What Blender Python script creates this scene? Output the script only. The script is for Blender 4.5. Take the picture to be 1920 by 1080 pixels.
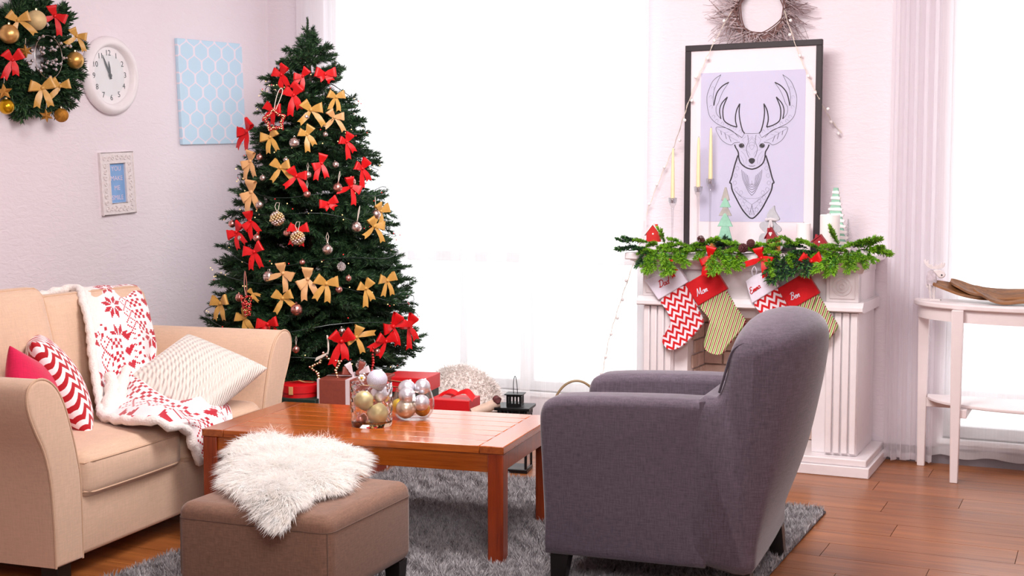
import bpy, bmesh, math, random
import numpy as np
from mathutils import Vector, Matrix, Euler

for _o in list(bpy.data.objects):
    bpy.data.objects.remove(_o)
SC = bpy.context.scene
COL = SC.collection
random.seed(7)
RNG = np.random.default_rng(7)
R = math.radians

# ------------------------------------------------------------------ camera, world, lights, exposure
F_PX, EYE, PITCH = 2400.0, 1.37, math.atan(175 / 2400)
cam_d = bpy.data.cameras.new('camera')
cam = bpy.data.objects.new('camera', cam_d)
COL.objects.link(cam)
cam.location = (0, 0, EYE)
cam.rotation_euler = (math.pi / 2 - PITCH, 0, 0)
cam_d.sensor_width = 36
cam_d.lens = 36 * F_PX / 1920
cam_d.clip_end = 200
SC.camera = cam

world = bpy.data.worlds.new('overcast_sky')
SC.world = world
world.use_nodes = True
_bg = world.node_tree.nodes['Background']
_bg.inputs[0].default_value = (1.0, 0.985, 1.0, 1)
_bg.inputs[1].default_value = 2.2


def area_light(name, loc, target, size, power, color=(1, 1, 1)):
    d = bpy.data.lights.new(name, 'AREA')
    d.shape = 'SQUARE'
    d.size = size
    d.energy = power
    d.color = color
    o = bpy.data.objects.new(name, d)
    COL.objects.link(o)
    o.location = loc
    o.rotation_euler = (Vector(target) - Vector(loc)).to_track_quat('-Z', 'Y').to_euler()
    return o


area_light('ceiling_softbox', (0.1, 4.7, 2.92), (0.25, 6.1, 0.6), 1.5, 145, (1.0, 0.96, 0.95))
area_light('fill_softbox', (0.4, 0.6, 2.7), (-0.2, 6.2, 0.9), 1.5, 95, (1.0, 0.96, 0.95))
SC.view_settings.view_transform = 'Standard'
SC.view_settings.look = 'None'
SC.view_settings.gamma = 1
SC.view_settings.use_curve_mapping = False
SC.view_settings.exposure = 0.1
SC.cycles.use_denoising = True
SC.cycles.max_bounces = 10
SC.cycles.transparent_max_bounces = 16
SC.cycles.transmission_bounces = 10
SC.cycles.diffuse_bounces = 4
SC.cycles.glossy_bounces = 4
SC.cycles.sample_clamp_indirect = 6

# ------------------------------------------------------------------ photo-to-place helpers
_Fv = Vector((0, math.cos(PITCH), -math.sin(PITCH)))
_Uv = Vector((0, math.sin(PITCH), math.cos(PITCH)))
_Xv = Vector((1, 0, 0))
_C = Vector((0, 0, EYE))


def ray(px, py):
    return _Fv + (px - 960) / F_PX * _Xv + (540 - py) / F_PX * _Uv


def on_plane(px, py, P, n):
    d = ray(px, py)
    return _C + d * ((Vector(P) - _C).dot(n) / d.dot(n))


def on_z(px, py, z):
    return on_plane(px, py, (0, 0, z), Vector((0, 0, 1)))


# the room frame: a runs along the window wall, b into it; origin in the left corner
YAW = R(25)
AX = Vector((math.cos(YAW), -math.sin(YAW), 0))
BX = Vector((math.sin(YAW), math.cos(YAW), 0))
ORG = Vector((-1.594, 8.13, 0))


def RW(a, b, z=0.0):
    return ORG + AX * a + BX * b + Vector((0, 0, z))


def back_az(px, py, b):
    P = on_plane(px, py, RW(0, b), BX) - ORG
    return (P.dot(AX), P.z)


def left_bz(px, py, a=0.02):
    P = on_plane(px, py, RW(a, 0), AX) - ORG
    return (P.dot(BX), P.z)


# ------------------------------------------------------------------ mesh builder
class MB:
    def __init__(s):
        s.v, s.f, s.m = [], [], []

    def add(s, vs, fs, mi=0, M=None):
        o = len(s.v)
        if M is not None:
            vs = [tuple(M @ Vector(p)) for p in vs]
        s.v += [tuple(p) for p in vs]
        s.f += [tuple(i + o for i in q) for q in fs]
        s.m += [mi] * len(fs)
        return s

    def box(s, x0, x1, y0, y1, z0, z1, mi=0, M=None):
        vs = [(x0, y0, z0), (x1, y0, z0), (x1, y1, z0), (x0, y1, z0), (x0, y0, z1), (x1, y0, z1), (x1, y1, z1), (x0, y1, z1)]
        return s.add(vs, [(3, 2, 1, 0), (4, 5, 6, 7), (0, 1, 5, 4), (1, 2, 6, 5), (2, 3, 7, 6), (3, 0, 4, 7)], mi, M)

    def loft(s, rings, capa=True, capb=True, mi=0, M=None, closed=True):
        n = len(rings[0])
        vs = [p for r in rings for p in r]
        fs = []
        for k in range(len(rings) - 1):
            for i in range(n if closed else n - 1):
                j = (i + 1) % n
                fs.append((k * n + i, k * n + j, (k + 1) * n + j, (k + 1) * n + i))
        if capa:
            fs.append(tuple(range(n - 1, -1, -1)))
        if capb:
            fs.append(tuple((len(rings) - 1) * n + i for i in range(n)))
        return s.add(vs, fs, mi, M)

    def tube(s, pts, r, n=6, closed=False, mi=0, M=None, cap=True, flat=1.0):
        pts = [Vector(p) for p in pts]
        N = len(pts)
        rs = r if hasattr(r, '__len__') else [r] * N
        rings = []
        up = None
        for i, p in enumerate(pts):
            if closed:
                t = pts[(i + 1) % N] - pts[i - 1]
            else:
                t = pts[min(i + 1, N - 1)] - pts[max(i - 1, 0)]
            if t.length < 1e-9:
                t = Vector((0, 0, 1))
            t.normalize()
            if up is None:
                up = Vector((0, 0, 1)) if abs(t.z) < .9 else Vector((0, 1, 0))
            sd = t.cross(up)
            if sd.length < 1e-6:
                sd = t.orthogonal()
            sd.normalize()
            up = sd.cross(t).normalized()
            rings.append([tuple(p + (sd * math.cos(k * 2 * math.pi / n) + up * math.sin(k * 2 * math.pi / n) * flat) * rs[i]) for k in range(n)])
        if closed:
            rings.append(rings[0])
            return s.loft(rings, False, False, mi, M)
        return s.loft(rings, cap, cap, mi, M)

    def lathe(s, prof, n=24, c=(0, 0, 0), mi=0, M=None):
        rings = [[(c[0] + r * math.cos(2 * math.pi * k / n), c[1] + r * math.sin(2 * math.pi * k / n), c[2] + z) for k in range(n)] for r, z in prof]
        return s.loft(rings, prof[0][0] > 1e-5, prof[-1][0] > 1e-5, mi, M)

    def sphere(s, c, r, n=16, m=10, mi=0, M=None, sq=1.0):
        prof = [(r * math.sin(math.pi * k / m) if 0 < k < m else 1e-5, -r * sq * math.cos(math.pi * k / m)) for k in range(m + 1)]
        return s.lathe(prof, n, c, mi, M)

    def prism(s, outline, y0, y1, mi=0, M=None):
        a = [(x, y0, z) for x, z in outline]
        b = [(x, y1, z) for x, z in outline]
        return s.loft([a, b], True, True, mi, M)

    def grid(s, P, mi=0, M=None, mis=None):
        h, w = len(P), len(P[0])
        fs = [(i * w + j, i * w + j + 1, (i + 1) * w + j + 1, (i + 1) * w + j) for i in range(h - 1) for j in range(w - 1)]
        o = len(s.m)
        s.add([p for r in P for p in r], fs, mi, M)
        if mis is not None:
            s.m[o:] = mis
        return s

    def mesh(s, name, mats, angle=40, smooth=True):
        me = bpy.data.meshes.new(name)
        me.from_pydata(s.v, [], s.f)
        for m in (mats if isinstance(mats, (list, tuple)) else [mats]):
            me.materials.append(m)
        if any(s.m):
            me.polygons.foreach_set('material_index', s.m)
        bm = bmesh.new()
        bm.from_mesh(me)
        bmesh.ops.recalc_face_normals(bm, faces=bm.faces)
        bm.to_mesh(me)
        bm.free()
        if smooth:
            me.polygons.foreach_set('use_smooth', [True] * len(me.polygons))
            me.set_sharp_from_angle(angle=R(angle))
        me.update()
        return me

    def build(s, name, mats, parent=None, bevel=0, sub=0, angle=40, smooth=True, loc=None, rz=0, seg=2, solid=0):
        return put(name, s.mesh(name, mats, angle, smooth), parent, bevel, sub, loc, rz, seg, solid)


def put(name, me, parent=None, bevel=0, sub=0, loc=None, rz=0, seg=2, solid=0):
    o = bpy.data.objects.new(name, me)
    COL.objects.link(o)
    if parent is not None:
        o.parent = parent
    if loc is not None:
        o.location = loc
    if rz:
        o.rotation_euler = (0, 0, rz)
    if solid:
        m = o.modifiers.new('thickness', 'SOLIDIFY')
        m.thickness = solid
        m.offset = 0
    if bevel:
        m = o.modifiers.new('bevel', 'BEVEL')
        m.width = bevel
        m.segments = seg
        m.limit_method = 'ANGLE'
        m.angle_limit = R(35)
    if sub:
        m = o.modifiers.new('subdivision', 'SUBSURF')
        m.levels = m.render_levels = sub
    return o


def tag(o, label, cat, group=None):
    o['label'] = label
    o['category'] = cat
    if group:
        o['group'] = group
    return o


def thing(name, label, cat, loc=(0, 0, 0), rz=0, group=None):
    o = bpy.data.objects.new(name, None)
    COL.objects.link(o)
    o.location = loc
    o.rotation_euler = (0, 0, rz)
    o.empty_display_size = .05
    return tag(o, label, cat, group)


def orient(o, loc, x, z):
    x = Vector(x).normalized()
    z = Vector(z)
    z = (z - x * z.dot(x)).normalized()
    y = z.cross(x)
    M = Matrix((x, y, z)).transposed().to_4x4()
    M.translation = Vector(loc)
    o.matrix_basis = M
    return o


def struct(o):
    o['kind'] = 'structure'
    return o


def stuff(o):
    o['kind'] = 'stuff'
    return o


def copy_tree(o, parent=None):
    c = o.copy()
    COL.objects.link(c)
    if parent is not None:
        c.parent = parent
    for ch in list(o.children):
        copy_tree(ch, c)
    return c


def catmull(pts, k=6, closed=False):
    P = [Vector(p) for p in pts]
    n = len(P)
    out = []
    for i in range(n if closed else n - 1):
        p0 = P[i - 1] if (i > 0 or closed) else P[0]
        p1, p2 = P[i], P[(i + 1) % n]
        p3 = P[(i + 2) % n] if (closed or i + 2 < n) else P[-1]
        for j in range(k):
            t = j / k
            out.append(.5 * ((2 * p1) + (p2 - p0) * t + (2 * p0 - 5 * p1 + 4 * p2 - p3) * t * t + (3 * p1 - p0 - 3 * p2 + p3) * t ** 3))
    if not closed:
        out.append(P[-1])
    return out


def rbox(x0, x1, y0, y1, z0, z1, r, n=5):
    """rings of a box with all vertical edges rounded, as loft rings along z"""
    def ring(z, ins=0):
        out = []
        for cx, cy, a0 in ((x1 - r, y0 + r, -90), (x1 - r, y1 - r, 0), (x0 + r, y1 - r, 90), (x0 + r, y0 + r, 180)):
            for k in range(n + 1):
                a = R(a0 + 90 * k / n)
                out.append((cx + (r - ins) * math.cos(a), cy + (r - ins) * math.sin(a), z))
        return out
    rings = []
    for k in range(n + 1):
        a = math.pi / 2 * k / n
        rings.append(ring(z0 + r * (1 - math.cos(a)), r * (1 - math.sin(a)) * .98))
    for k in range(n, -1, -1):
        a = math.pi / 2 * k / n
        rings.append(ring(z1 - r * (1 - math.cos(a)), r * (1 - math.sin(a)) * .98))
    return rings


# ------------------------------------------------------------------ materials
def lin(c):
    return tuple(((v / 255) / 12.92 if v / 255 <= .04045 else ((v / 255 + .055) / 1.055) ** 2.4) for v in c) + (1,)


class NT:
    def __init__(s, name):
        s.m = bpy.data.materials.new(name)
        s.m.use_nodes = True
        s.t = s.m.node_tree
        s.b = s.t.nodes['Principled BSDF']

    def n(s, typ, **kw):
        nd = s.t.nodes.new(typ)
        for k, v in kw.items():
            setattr(nd, k, v)
        return nd

    def l(s, a, b):
        s.t.links.new(a, b)

    def val(s, sock, v):
        s.b.inputs[sock].default_value = v

    def math(s, op, a, b=None):
        nd = s.n('ShaderNodeMath', operation=op)
        for i, q in enumerate((a, b)):
            if q is None:
                continue
            if isinstance(q, (int, float)):
                nd.inputs[i].default_value = q
            else:
                s.l(q, nd.inputs[i])
        return nd.outputs[0]

    def coords(s, scale=(1, 1, 1), rot=(0, 0, 0), rand=False):
        tc = s.n('ShaderNodeTexCoord')
        mp = s.n('ShaderNodeMapping')
        mp.inputs['Scale'].default_value = scale
        mp.inputs['Rotation'].default_value = rot
        src = tc.outputs['Object']
        if rand:
            oi = s.n('ShaderNodeObjectInfo')
            ad = s.n('ShaderNodeVectorMath', operation='ADD')
            sc = s.math('MULTIPLY', oi.outputs['Random'], 37.0)
            s.l(src, ad.inputs[0])
            s.l(sc, ad.inputs[1])
            src = ad.outputs[0]
        s.l(src, mp.inputs['Vector'])
        return mp.outputs[0]

    def noise(s, vec, scale=5, detail=3, rough=.5, dist=0):
        nd = s.n('ShaderNodeTexNoise')
        nd.inputs['Scale'].default_value = scale
        nd.inputs['Detail'].default_value = detail
        nd.inputs['Roughness'].default_value = rough
        nd.inputs['Distortion'].default_value = dist
        if vec is not None:
            s.l(vec, nd.inputs['Vector'])
        return nd.outputs['Fac']

    def ramp(s, fac, stops):
        nd = s.n('ShaderNodeValToRGB')
        e = nd.color_ramp.elements
        while len(e) < len(stops):
            e.new(.5)
        for q, (p, c) in zip(e, stops):
            q.position = p
            q.color = c
        s.l(fac, nd.inputs[0])
        return nd.outputs[0]

    def mix(s, fac, a, b):
        nd = s.n('ShaderNodeMix', data_type='RGBA')
        for i, q in ((0, fac), (6, a), (7, b)):
            if isinstance(q, (int, float, tuple)):
                nd.inputs[i].default_value = q
            else:
                s.l(q, nd.inputs[i])
        return nd.outputs[2]

    def bump(s, h, strength=.3, dist=.01):
        nd = s.n('ShaderNodeBump')
        nd.inputs['Strength'].default_value = strength
        nd.inputs['Distance'].default_value = dist
        s.l(h, nd.inputs['Height'])
        s.l(nd.outputs[0], s.b.inputs['Normal'])

    def color(s, c):
        if isinstance(c, tuple):
            s.b.inputs['Base Color'].default_value = c
        else:
            s.l(c, s.b.inputs['Base Color'])


def plain(name, c, rough=.5, metal=0, coat=0, var=.06, scale=20, bump=0, sheen=0, rand=False):
    """a single-colour material with slight procedural mottling"""
    t = NT(name)
    c = lin(c)
    v = t.coords(rand=rand)
    f = t.noise(v, scale, 3)
    d = tuple(x * (1 - var) for x in c[:3]) + (1,)
    e = tuple(min(1, x * (1 + var)) for x in c[:3]) + (1,)
    t.color(t.ramp(f, [(.3, d), (.7, e)]))
    t.val('Roughness', rough)
    t.val('Metallic', metal)
    if coat:
        t.val('Coat Weight', coat)
        t.val('Coat Roughness', .12)
    if sheen:
        t.val('Sheen Weight', sheen)
        t.val('Sheen Roughness', .5)
    if bump:
        t.bump(f, bump, .004)
    return t.m


def fabric(name, c, dark=.75, sx=(160, 160, 160), streak=True, rough=.9, bump=.25, sheen=.25, soft=.12):
    t = NT(name)
    c = lin(c)
    v1 = t.coords((sx[0] * .12, sx[1] * .12, sx[2]))
    v2 = t.coords((sx[0], sx[1], sx[2] * .12))
    a = t.noise(v1, 1, 3, .65)
    b = t.noise(v2, 1, 3, .65)
    w = t.math('MULTIPLY', t.math('ADD', a, b), .5)
    d = tuple(x * dark for x in c[:3]) + (1,)
    e = tuple(min(1, x * (2 - dark)) for x in c[:3]) + (1,)
    col = t.ramp(w, [(.38, d), (.62, e)])
    big = t.noise(t.coords(), 5, 2)
    col = t.mix(t.math('MULTIPLY', big, soft), col, tuple(x * .7 for x in c[:3]) + (1,))
    t.color(col)
    t.val('Roughness', rough)
    t.val('Sheen Weight', sheen)
    t.val('Sheen Roughness', .4)
    t.bump(w, bump, .002)
    return t.m


def wood(name, c1, c2, scale=(3, 40, 40), rough=.35, coat=0.0, rand=True, bump=.05, tint=.25, coat_rough=.15):
    t = NT(name)
    c1, c2 = lin(c1), lin(c2)
    v = t.coords(scale, rand=rand)
    f = t.noise(v, 1.0, 5, .6, .6)
    f2 = t.noise(t.coords((scale[0] * 2.2, scale[1] * 3.5, scale[2] * 3.5), rand=rand), 1.0, 4, .7, .4)
    col = t.ramp(t.math('ADD', t.math('MULTIPLY', f, .6), t.math('MULTIPLY', f2, .4)), [(.32, c1), (.68, c2)])
    if rand:
        oi = t.n('ShaderNodeObjectInfo')
        hs = t.n('ShaderNodeHueSaturation')
        t.l(t.math('ADD', t.math('MULTIPLY', oi.outputs['Random'], tint), 1 - tint / 2), hs.inputs['Value'])
        t.l(col, hs.inputs['Color'])
        col = hs.outputs[0]
    t.color(col)
    t.val('Roughness', rough)
    if coat:
        t.val('Coat Weight', coat)
        t.val('Coat Roughness', coat_rough)
    t.bump(f, bump, .003)
    return t.m


def chevron(name, c1, c2, period, amp, step, rot=0.0, axes='xz', rough=.9):
    """zigzag stripes: step = stripe pair height, period = zigzag width (metres)"""
    t = NT(name)
    v = t.coords((1, 1, 1), (0, rot, 0) if axes == 'xz' else (0, 0, rot))
    sp = t.n('ShaderNodeSeparateXYZ')
    t.l(v, sp.inputs[0])
    x, z = sp.outputs[0], sp.outputs[2 if axes == 'xz' else 1]
    nd = t.n('ShaderNodeMath', operation='PINGPONG')
    t.l(x, nd.inputs[0])
    nd.inputs[1].default_value = period / 2
    zz = t.math('ADD', z, t.math('MULTIPLY', nd.outputs[0], 2 * amp / period))
    fr = t.math('FRACT', t.math('DIVIDE', t.math('ADD', zz, 10.0), step))
    k = t.math('GREATER_THAN', fr, .5)
    t.color(t.mix(k, lin(c1), lin(c2)))
    t.val('Roughness', rough)
    t.val('Sheen Weight', .2)
    t.bump(t.noise(t.coords((400, 400, 400)), 1, 2), .15, .001)
    return t.m


def stripes(name, cols, step, rot, rough=.9):
    t = NT(name)
    v = t.coords((1, 1, 1), (0, rot, 0))
    sp = t.n('ShaderNodeSeparateXYZ')
    t.l(v, sp.inputs[0])
    fr = t.math('FRACT', t.math('DIVIDE', t.math('ADD', sp.outputs[0], 10.0), step))
    nd = t.n('ShaderNodeValToRGB')
    nd.color_ramp.interpolation = 'CONSTANT'
    e = nd.color_ramp.elements
    while len(e) < len(cols):
        e.new(.5)
    for q, (p, c) in zip(e, cols):
        q.position = p
        q.color = lin(c)
    t.l(fr, nd.inputs[0])
    t.color(nd.outputs[0])
    t.val('Roughness', rough)
    t.bump(t.noise(t.coords((400, 400, 400)), 1, 2), .15, .001)
    return t.m


def thin_glass(name, tint=(1, 1, 1), rough=0.0, pw=4.0, edge=.75):
    t = NT(name)
    nt = t.t
    tr = t.n('ShaderNodeBsdfTransparent')
    tr.inputs[0].default_value = tint + (1,)
    gl = t.n('ShaderNodeBsdfGlossy')
    gl.inputs['Roughness'].default_value = rough
    lw = t.n('ShaderNodeLayerWeight')
    lw.inputs[0].default_value = .5
    sch = t.math('ADD', t.math('MULTIPLY', t.math('POWER', lw.outputs['Facing'], pw), edge), .035)
    mx = t.n('ShaderNodeMixShader')
    t.l(sch, mx.inputs[0])
    t.l(tr.outputs[0], mx.inputs[1])
    t.l(gl.outputs[0], mx.inputs[2])
    t.l(mx.outputs[0], nt.nodes['Material Output'].inputs[0])
    return t.m


def sheer(name, tint, k):
    t = NT(name)
    tr = t.n('ShaderNodeBsdfTransparent')
    tl = t.n('ShaderNodeBsdfTranslucent')
    df = t.n('ShaderNodeBsdfDiffuse')
    tl.inputs[0].default_value = tint + (1,)
    df.inputs[0].default_value = tint + (1,)
    m1, m2 = t.n('ShaderNodeMixShader'), t.n('ShaderNodeMixShader')
    m1.inputs[0].default_value = .5
    t.l(tl.outputs[0], m1.inputs[1])
    t.l(df.outputs[0], m1.inputs[2])
    w = t.noise(t.coords((300, 300, 2)), 1, 2)
    t.l(t.math('ADD', t.math('MULTIPLY', w, .12), k - .06), m2.inputs[0])
    t.l(tr.outputs[0], m2.inputs[1])
    t.l(m1.outputs[0], m2.inputs[2])
    t.l(m2.outputs[0], t.t.nodes['Material Output'].inputs[0])
    return t.m


def glow(name, c, e):
    t = NT(name)
    t.val('Base Color', lin(c))
    t.val('Emission Color', lin(c))
    t.val('Emission Strength', e)
    return t.m


def plaster():
    t = NT('wall_plaster')
    t.color(lin((236, 225, 231)))
    t.val('Roughness', .8)
    a = t.noise(t.coords((14, 14, 40)), 1, 5, .6, 1.2)
    t.bump(a, .55, .008)
    return t.m


M = {
    'plaster': plaster(),
    'white_paint': plain('white_paint', (240, 232, 234), .35, var=.02),
    'window_white': plain('window_white', (246, 246, 248), .4, var=.01),
    'floor': wood('floor_oak', (118, 63, 27), (176, 107, 54), (1.6, 22, 10), .36, .2, tint=.22),
    'floor_base': plain('floor_base', (90, 52, 30), .6),
    'red_satin': plain('red_satin', (212, 2, 10), .45, var=.1, rand=True),
    'gold_satin': plain('gold_satin', (206, 156, 78), .36, var=.08, rand=True),
    'peach_satin': plain('peach_satin', (218, 166, 112), .36, var=.06, rand=True),
    'silver': plain('silver_metal', (232, 214, 206), .28, 1, var=.04, rand=True),
    'rose': plain('rose_metal', (226, 162, 150), .28, 1, var=.05, rand=True),
    'foil': plain('crumpled_foil', (235, 228, 226), .2, 1, var=.2, scale=90, bump=1.0),
    'dark_slot': plain('dark_slot', (30, 16, 14), .6),
    'champagne': plain('champagne_beads', (222, 196, 150), .25, .9, var=.15),
    'red_bead': plain('red_beads', (178, 26, 26), .22, .3, var=.3, scale=80),
    'needle': plain('fir_needle', (30, 60, 36), .55, var=.45, scale=6, rand=True),
    'needle_tip': plain('fir_needle_young', (66, 100, 58), .55, var=.3, scale=6, rand=True),
    'bark': plain('bark', (62, 44, 32), .85, var=.3, scale=40, bump=.5),
    'wire_green': plain('dark_green_wire', (22, 38, 32), .4),
    'cord': plain('pale_cord', (226, 212, 198), .6),
    'black_metal': plain('black_metal', (18, 18, 20), .38, .3),
    'black_wood': plain('black_wood', (20, 14, 14), .4),
    'glass_thin': thin_glass('thin_glass'),
    'glass_stem': thin_glass('stem_glass', (.93, .93, .94), pw=1.6, edge=.85),
    'pane': thin_glass('window_pane', (.97, .98, .98)),
}
_g = NT('crystal_glass')
_g.val('Base Color', (1, 1, 1, 1))
_g.val('Roughness', .02)
_g.val('Transmission Weight', 1)
_g.val('IOR', 1.42)
M['glass'] = _g.m

# ================================================================== the room
def room_part(mb, name, m, parent=None, **k):
    o = mb.build(name, m, parent, **k)
    if parent is None:
        o.location = ORG
        o.rotation_euler = (0, 0, -YAW)
        struct(o)
    return o


WALL_B = .10
fl = room_part(MB().box(-.2, 7, -10, .3, -.12, -.012), 'floor', M['floor_base'], smooth=False)
plank_mb = MB().box(.0012, 1.2988, .0012, .1988, -.012, 0)
plank_me = plank_mb.mesh('plank', M['floor'], smooth=False)
for r in range(22):
    off = [0, .52, .9, .27, 1.1, .7][r % 6] + .1 * (r % 3)
    for k in range(-1, 5):
        x = k * 1.3 - off + .02
        if x < -1.3 or x > 5.6:
            continue
        p = put('plank', plank_me, fl, loc=(x, -4.27 + .2 * r, 0))
fl_far = stuff(MB().box(-.2, 7, -10, -4.272, -.012, 0).build('plank_field', M['floor'], fl, smooth=False))

room_part(MB().box(-.2, 0, -7.5, .30, 0, 3.0), 'wall_left', M['plaster'])
room_part(MB().box(6.4, 6.6, -7.5, .30, 0, 3.0), 'wall_right', M['plaster'])
room_part(MB().box(-.2, 6.6, -7.7, -7.5, 0, 3.0), 'wall_front', M['plaster'])
room_part(MB().box(-.2, 6.6, -7.7, .30, 3.0, 3.1), 'ceiling', M['white_paint'], smooth=False)
wb = MB()
W1 = (.42, 2.52, .22, 2.80)
W2 = (4.14, 5.60, .13, 2.80)
B0, B1 = WALL_B, .30
for a0, a1, z0, z1 in ((0, W1[0], 0, 3), (W1[0], W1[1], 0, W1[2]), (W1[0], W1[1], W1[3], 3), (W1[1], W2[0], 0, 3),
                       (W2[0], W2[1], 0, W2[2]), (W2[0], W2[1], W2[3], 3), (W2[1], 6.4, 0, 3)):
    wb.box(a0, a1, B0, B1, z0, z1)
room_part(wb, 'wall_back', M['plaster'], smooth=False)
room_part(MB().box(.0, .015, -7, .10, 0, .08), 'baseboard_left', M['white_paint'])
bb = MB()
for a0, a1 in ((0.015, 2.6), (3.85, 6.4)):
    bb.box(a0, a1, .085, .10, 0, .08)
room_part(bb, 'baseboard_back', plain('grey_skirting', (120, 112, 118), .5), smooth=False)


def window(name, w, mull, trans):
    root = bpy.data.objects.new(name, None)
    COL.objects.link(root)
    root.location = ORG
    root.rotation_euler = (0, 0, -YAW)
    struct(root)
    a0, a1, z0, z1 = w
    f = MB()
    t = .055
    f.box(a0, a1, .16, .22, z0, z0 + t).box(a0, a1, .16, .22, z1 - t, z1).box(a0, a0 + t, .16, .22, z0 + t, z1 - t).box(a1 - t, a1, .16, .22, z0 + t, z1 - t)
    f.build('window_frame', M['window_white'], root, bevel=.004)
    for x, wd in mull:
        MB().box(x - wd / 2, x + wd / 2, .162, .218, z0 + t, z1 - t).build('mullion', M['window_white'], root, bevel=.004)
    MB().box(a0 + t, a1 - t, .165, .215, trans - .03, trans + .03).build('transom', M['window_white'], root, bevel=.004)
    MB().box(a0 - .03, a1 + .03, .03 + .05, .16, z0 - .03, z0).build('window_sill', M['window_white'], root, bevel=.006)
    xs = [a0 + t] + [q for x, wd in mull for q in (x - wd / 2, x + wd / 2)] + [a1 - t]
    for i in range(0, len(xs), 2):
        for q0, q1 in ((z0 + t, trans - .03), (trans + .03, z1 - t)):
            MB().box(xs[i], xs[i + 1], .187, .193, q0, q1).build('pane', M['pane'], root, smooth=False)
    return root


window('window_1', W1, [(1.36, .05), (1.78, .09)], 1.0)
window('window_2', W2, [(4.88, .06)], .34)

# sheer curtains
M['sheer'] = sheer('sheer_voile', (.975, .97, .985), .50)
M['sheer_dense'] = sheer('sheer_voile_dense', (.96, .93, .97), .56)


def curtain(a0, a1, n, amp, label, m, seed, z0=.02, b=.015, squash=None, band=False):
    rng = random.Random(seed)
    N = n * 14
    ph = [rng.uniform(-.5, .5) for _ in range(n + 3)]
    am = [rng.uniform(.45, 1.1) for _ in range(n + 3)]
    rows = []
    for zi in range(9):
        t = zi / 8
        z = z0 + (2.95 - z0) * t
        row = []
        for i in range(N + 1):
            u = i / N
            c = u * n
            k = int(c)
            fr = c - k
            A = am[k] * (1 - fr) + am[k + 1] * fr
            P = ph[k] * (1 - fr) + ph[k + 1] * fr
            y = amp * A * math.sin(2 * math.pi * c + P * 1.3 + .25 * math.sin(3 * t + k))
            x = a0 + (a1 - a0) * u + .35 * amp * A * math.sin(4 * math.pi * c + P)
            y += .004 * math.sin(9 * t + 7 * u)
            zz = z + (.008 * math.sin(5 * c) if zi == 0 else 0)
            row.append((x, b + y, zz))
        rows.append(row)
    o = MB().grid(rows).build('sheer_curtain', m, angle=180)
    o.location = ORG
    o.rotation_euler = (0, 0, -YAW)
    tag(o, label, 'curtain')
    hem = []
    for i in (0, 1):
        hem.append([(p[0], p[1] - .002, p[2] + (.035 if i else -.001)) for p in rows[0]])
    MB().grid(hem).build('hem', m, o, angle=180)
    return o


curtain(.28, 1.06, 5, .030, 'sheer white curtain behind the christmas tree, hanging in the left corner', M['sheer'], 1)
curtain(.99, 1.86, 4, .024, 'sheer white curtain over the window between the tree and the black lantern', M['sheer'], 2)
curtain(1.80, 2.57, 4, .026, 'sheer white curtain between the rattan hoop handle and the fireplace', M['sheer'], 3)
curtain(3.865, 4.10, 5, .030, 'gathered lilac-white curtain hanging beside the fireplace, left of the console table', M['sheer_dense'], 4)
curtain(4.09, 5.4, 7, .014, 'sheer white curtain over the window behind the console table', M['sheer'], 5, z0=.045, b=.052)

# ================================================================== fireplace
fp = thing('fireplace', 'white fireplace surround with fluted pilasters and pale brick firebox', 'fireplace', ORG, -YAW)
WP = M['white_paint']
FB = .09                                          # back of the surround, against the wall
MB().box(2.585, 3.865, -.45, FB, 0, .052).build('plinth', WP, fp, bevel=.004)
MB().box(2.60, 3.85, -.435, FB, .052, .088).build('plinth_step', WP, fp, bevel=.006)
for x0 in (2.69, 3.634):
    x1 = x0 + .156
    MB().box(x0, x1, -.362, FB, .088, .80).build('pilaster', WP, fp, bevel=.003)
    for k in range(4):
        w = .156 / 4
        MB().box(x0 + k * w + .0035, x0 + (k + 1) * w - .0035, -.382, -.36, .10, .795).build('flute_panel', WP, fp, bevel=.005)
    # corner block with carved rosette
    MB().box(x0, x1, -.385, -.30, .846, 1.0).build('corner_block', WP, fp, bevel=.003)
    ro = MB()
    cx, cz = x0 + .078, .925
    ro.box(cx - .062, cx + .062, -.392, -.383, cz - .062, cz + .062)
    ro.build('rosette', WP, fp, bevel=.004)
    ri = MB()
    for rr in (.044, .028, .012):
        ri.tube([(cx + rr * math.cos(a * math.pi / 12), -.393, cz + rr * math.sin(a * math.pi / 12)) for a in range(24)], .0045, 6, closed=True)
    ri.build('rosette_ring', WP, fp)
for x0, x1 in ((2.846, 2.917), (3.563, 3.634)):
    MB().box(x0, x1, -.33, FB, .088, .80).build('jamb', WP, fp, bevel=.003)
MB().box(2.846, 3.634, -.33, FB, .745, .80).build('lintel', WP, fp, bevel=.003)
MB().box(2.69, 3.79, -.36, FB, .84, 1.0).build('frieze', WP, fp, bevel=.003)
prof = [(-.36, .795), (-.405, .80), (-.415, .806), (-.415, .822), (-.40, .828), (-.385, .846), (-.36, .846)]
mo = MB()
mo.loft([[(x, y, z) for y, z in [(FB, .795)] + prof + [(FB, .846)]] for x in (2.665, 3.815)])
mo.build('ledge_moulding', WP, fp, angle=30)
cv = [(FB, .985), (-.37, .985), (-.385, .99), (-.392, 1.0), (-.40, 1.012), (-.415, 1.025), (-.432, 1.032), (-.432, 1.036), (FB, 1.036)]
mo = MB()
mo.loft([[(x + (sx * max(0, (-.37 - y)) * .8 if y < 0 else 0), y, z) for y, z in cv] for x, sx in ((2.685, -1), (3.795, 1))])
mo.build('cove_moulding', WP, fp, angle=30)
MB().box(2.61, 3.84, -.445, FB, 1.036, 1.072).build('mantel_shelf', WP, fp, bevel=.006)
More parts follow.
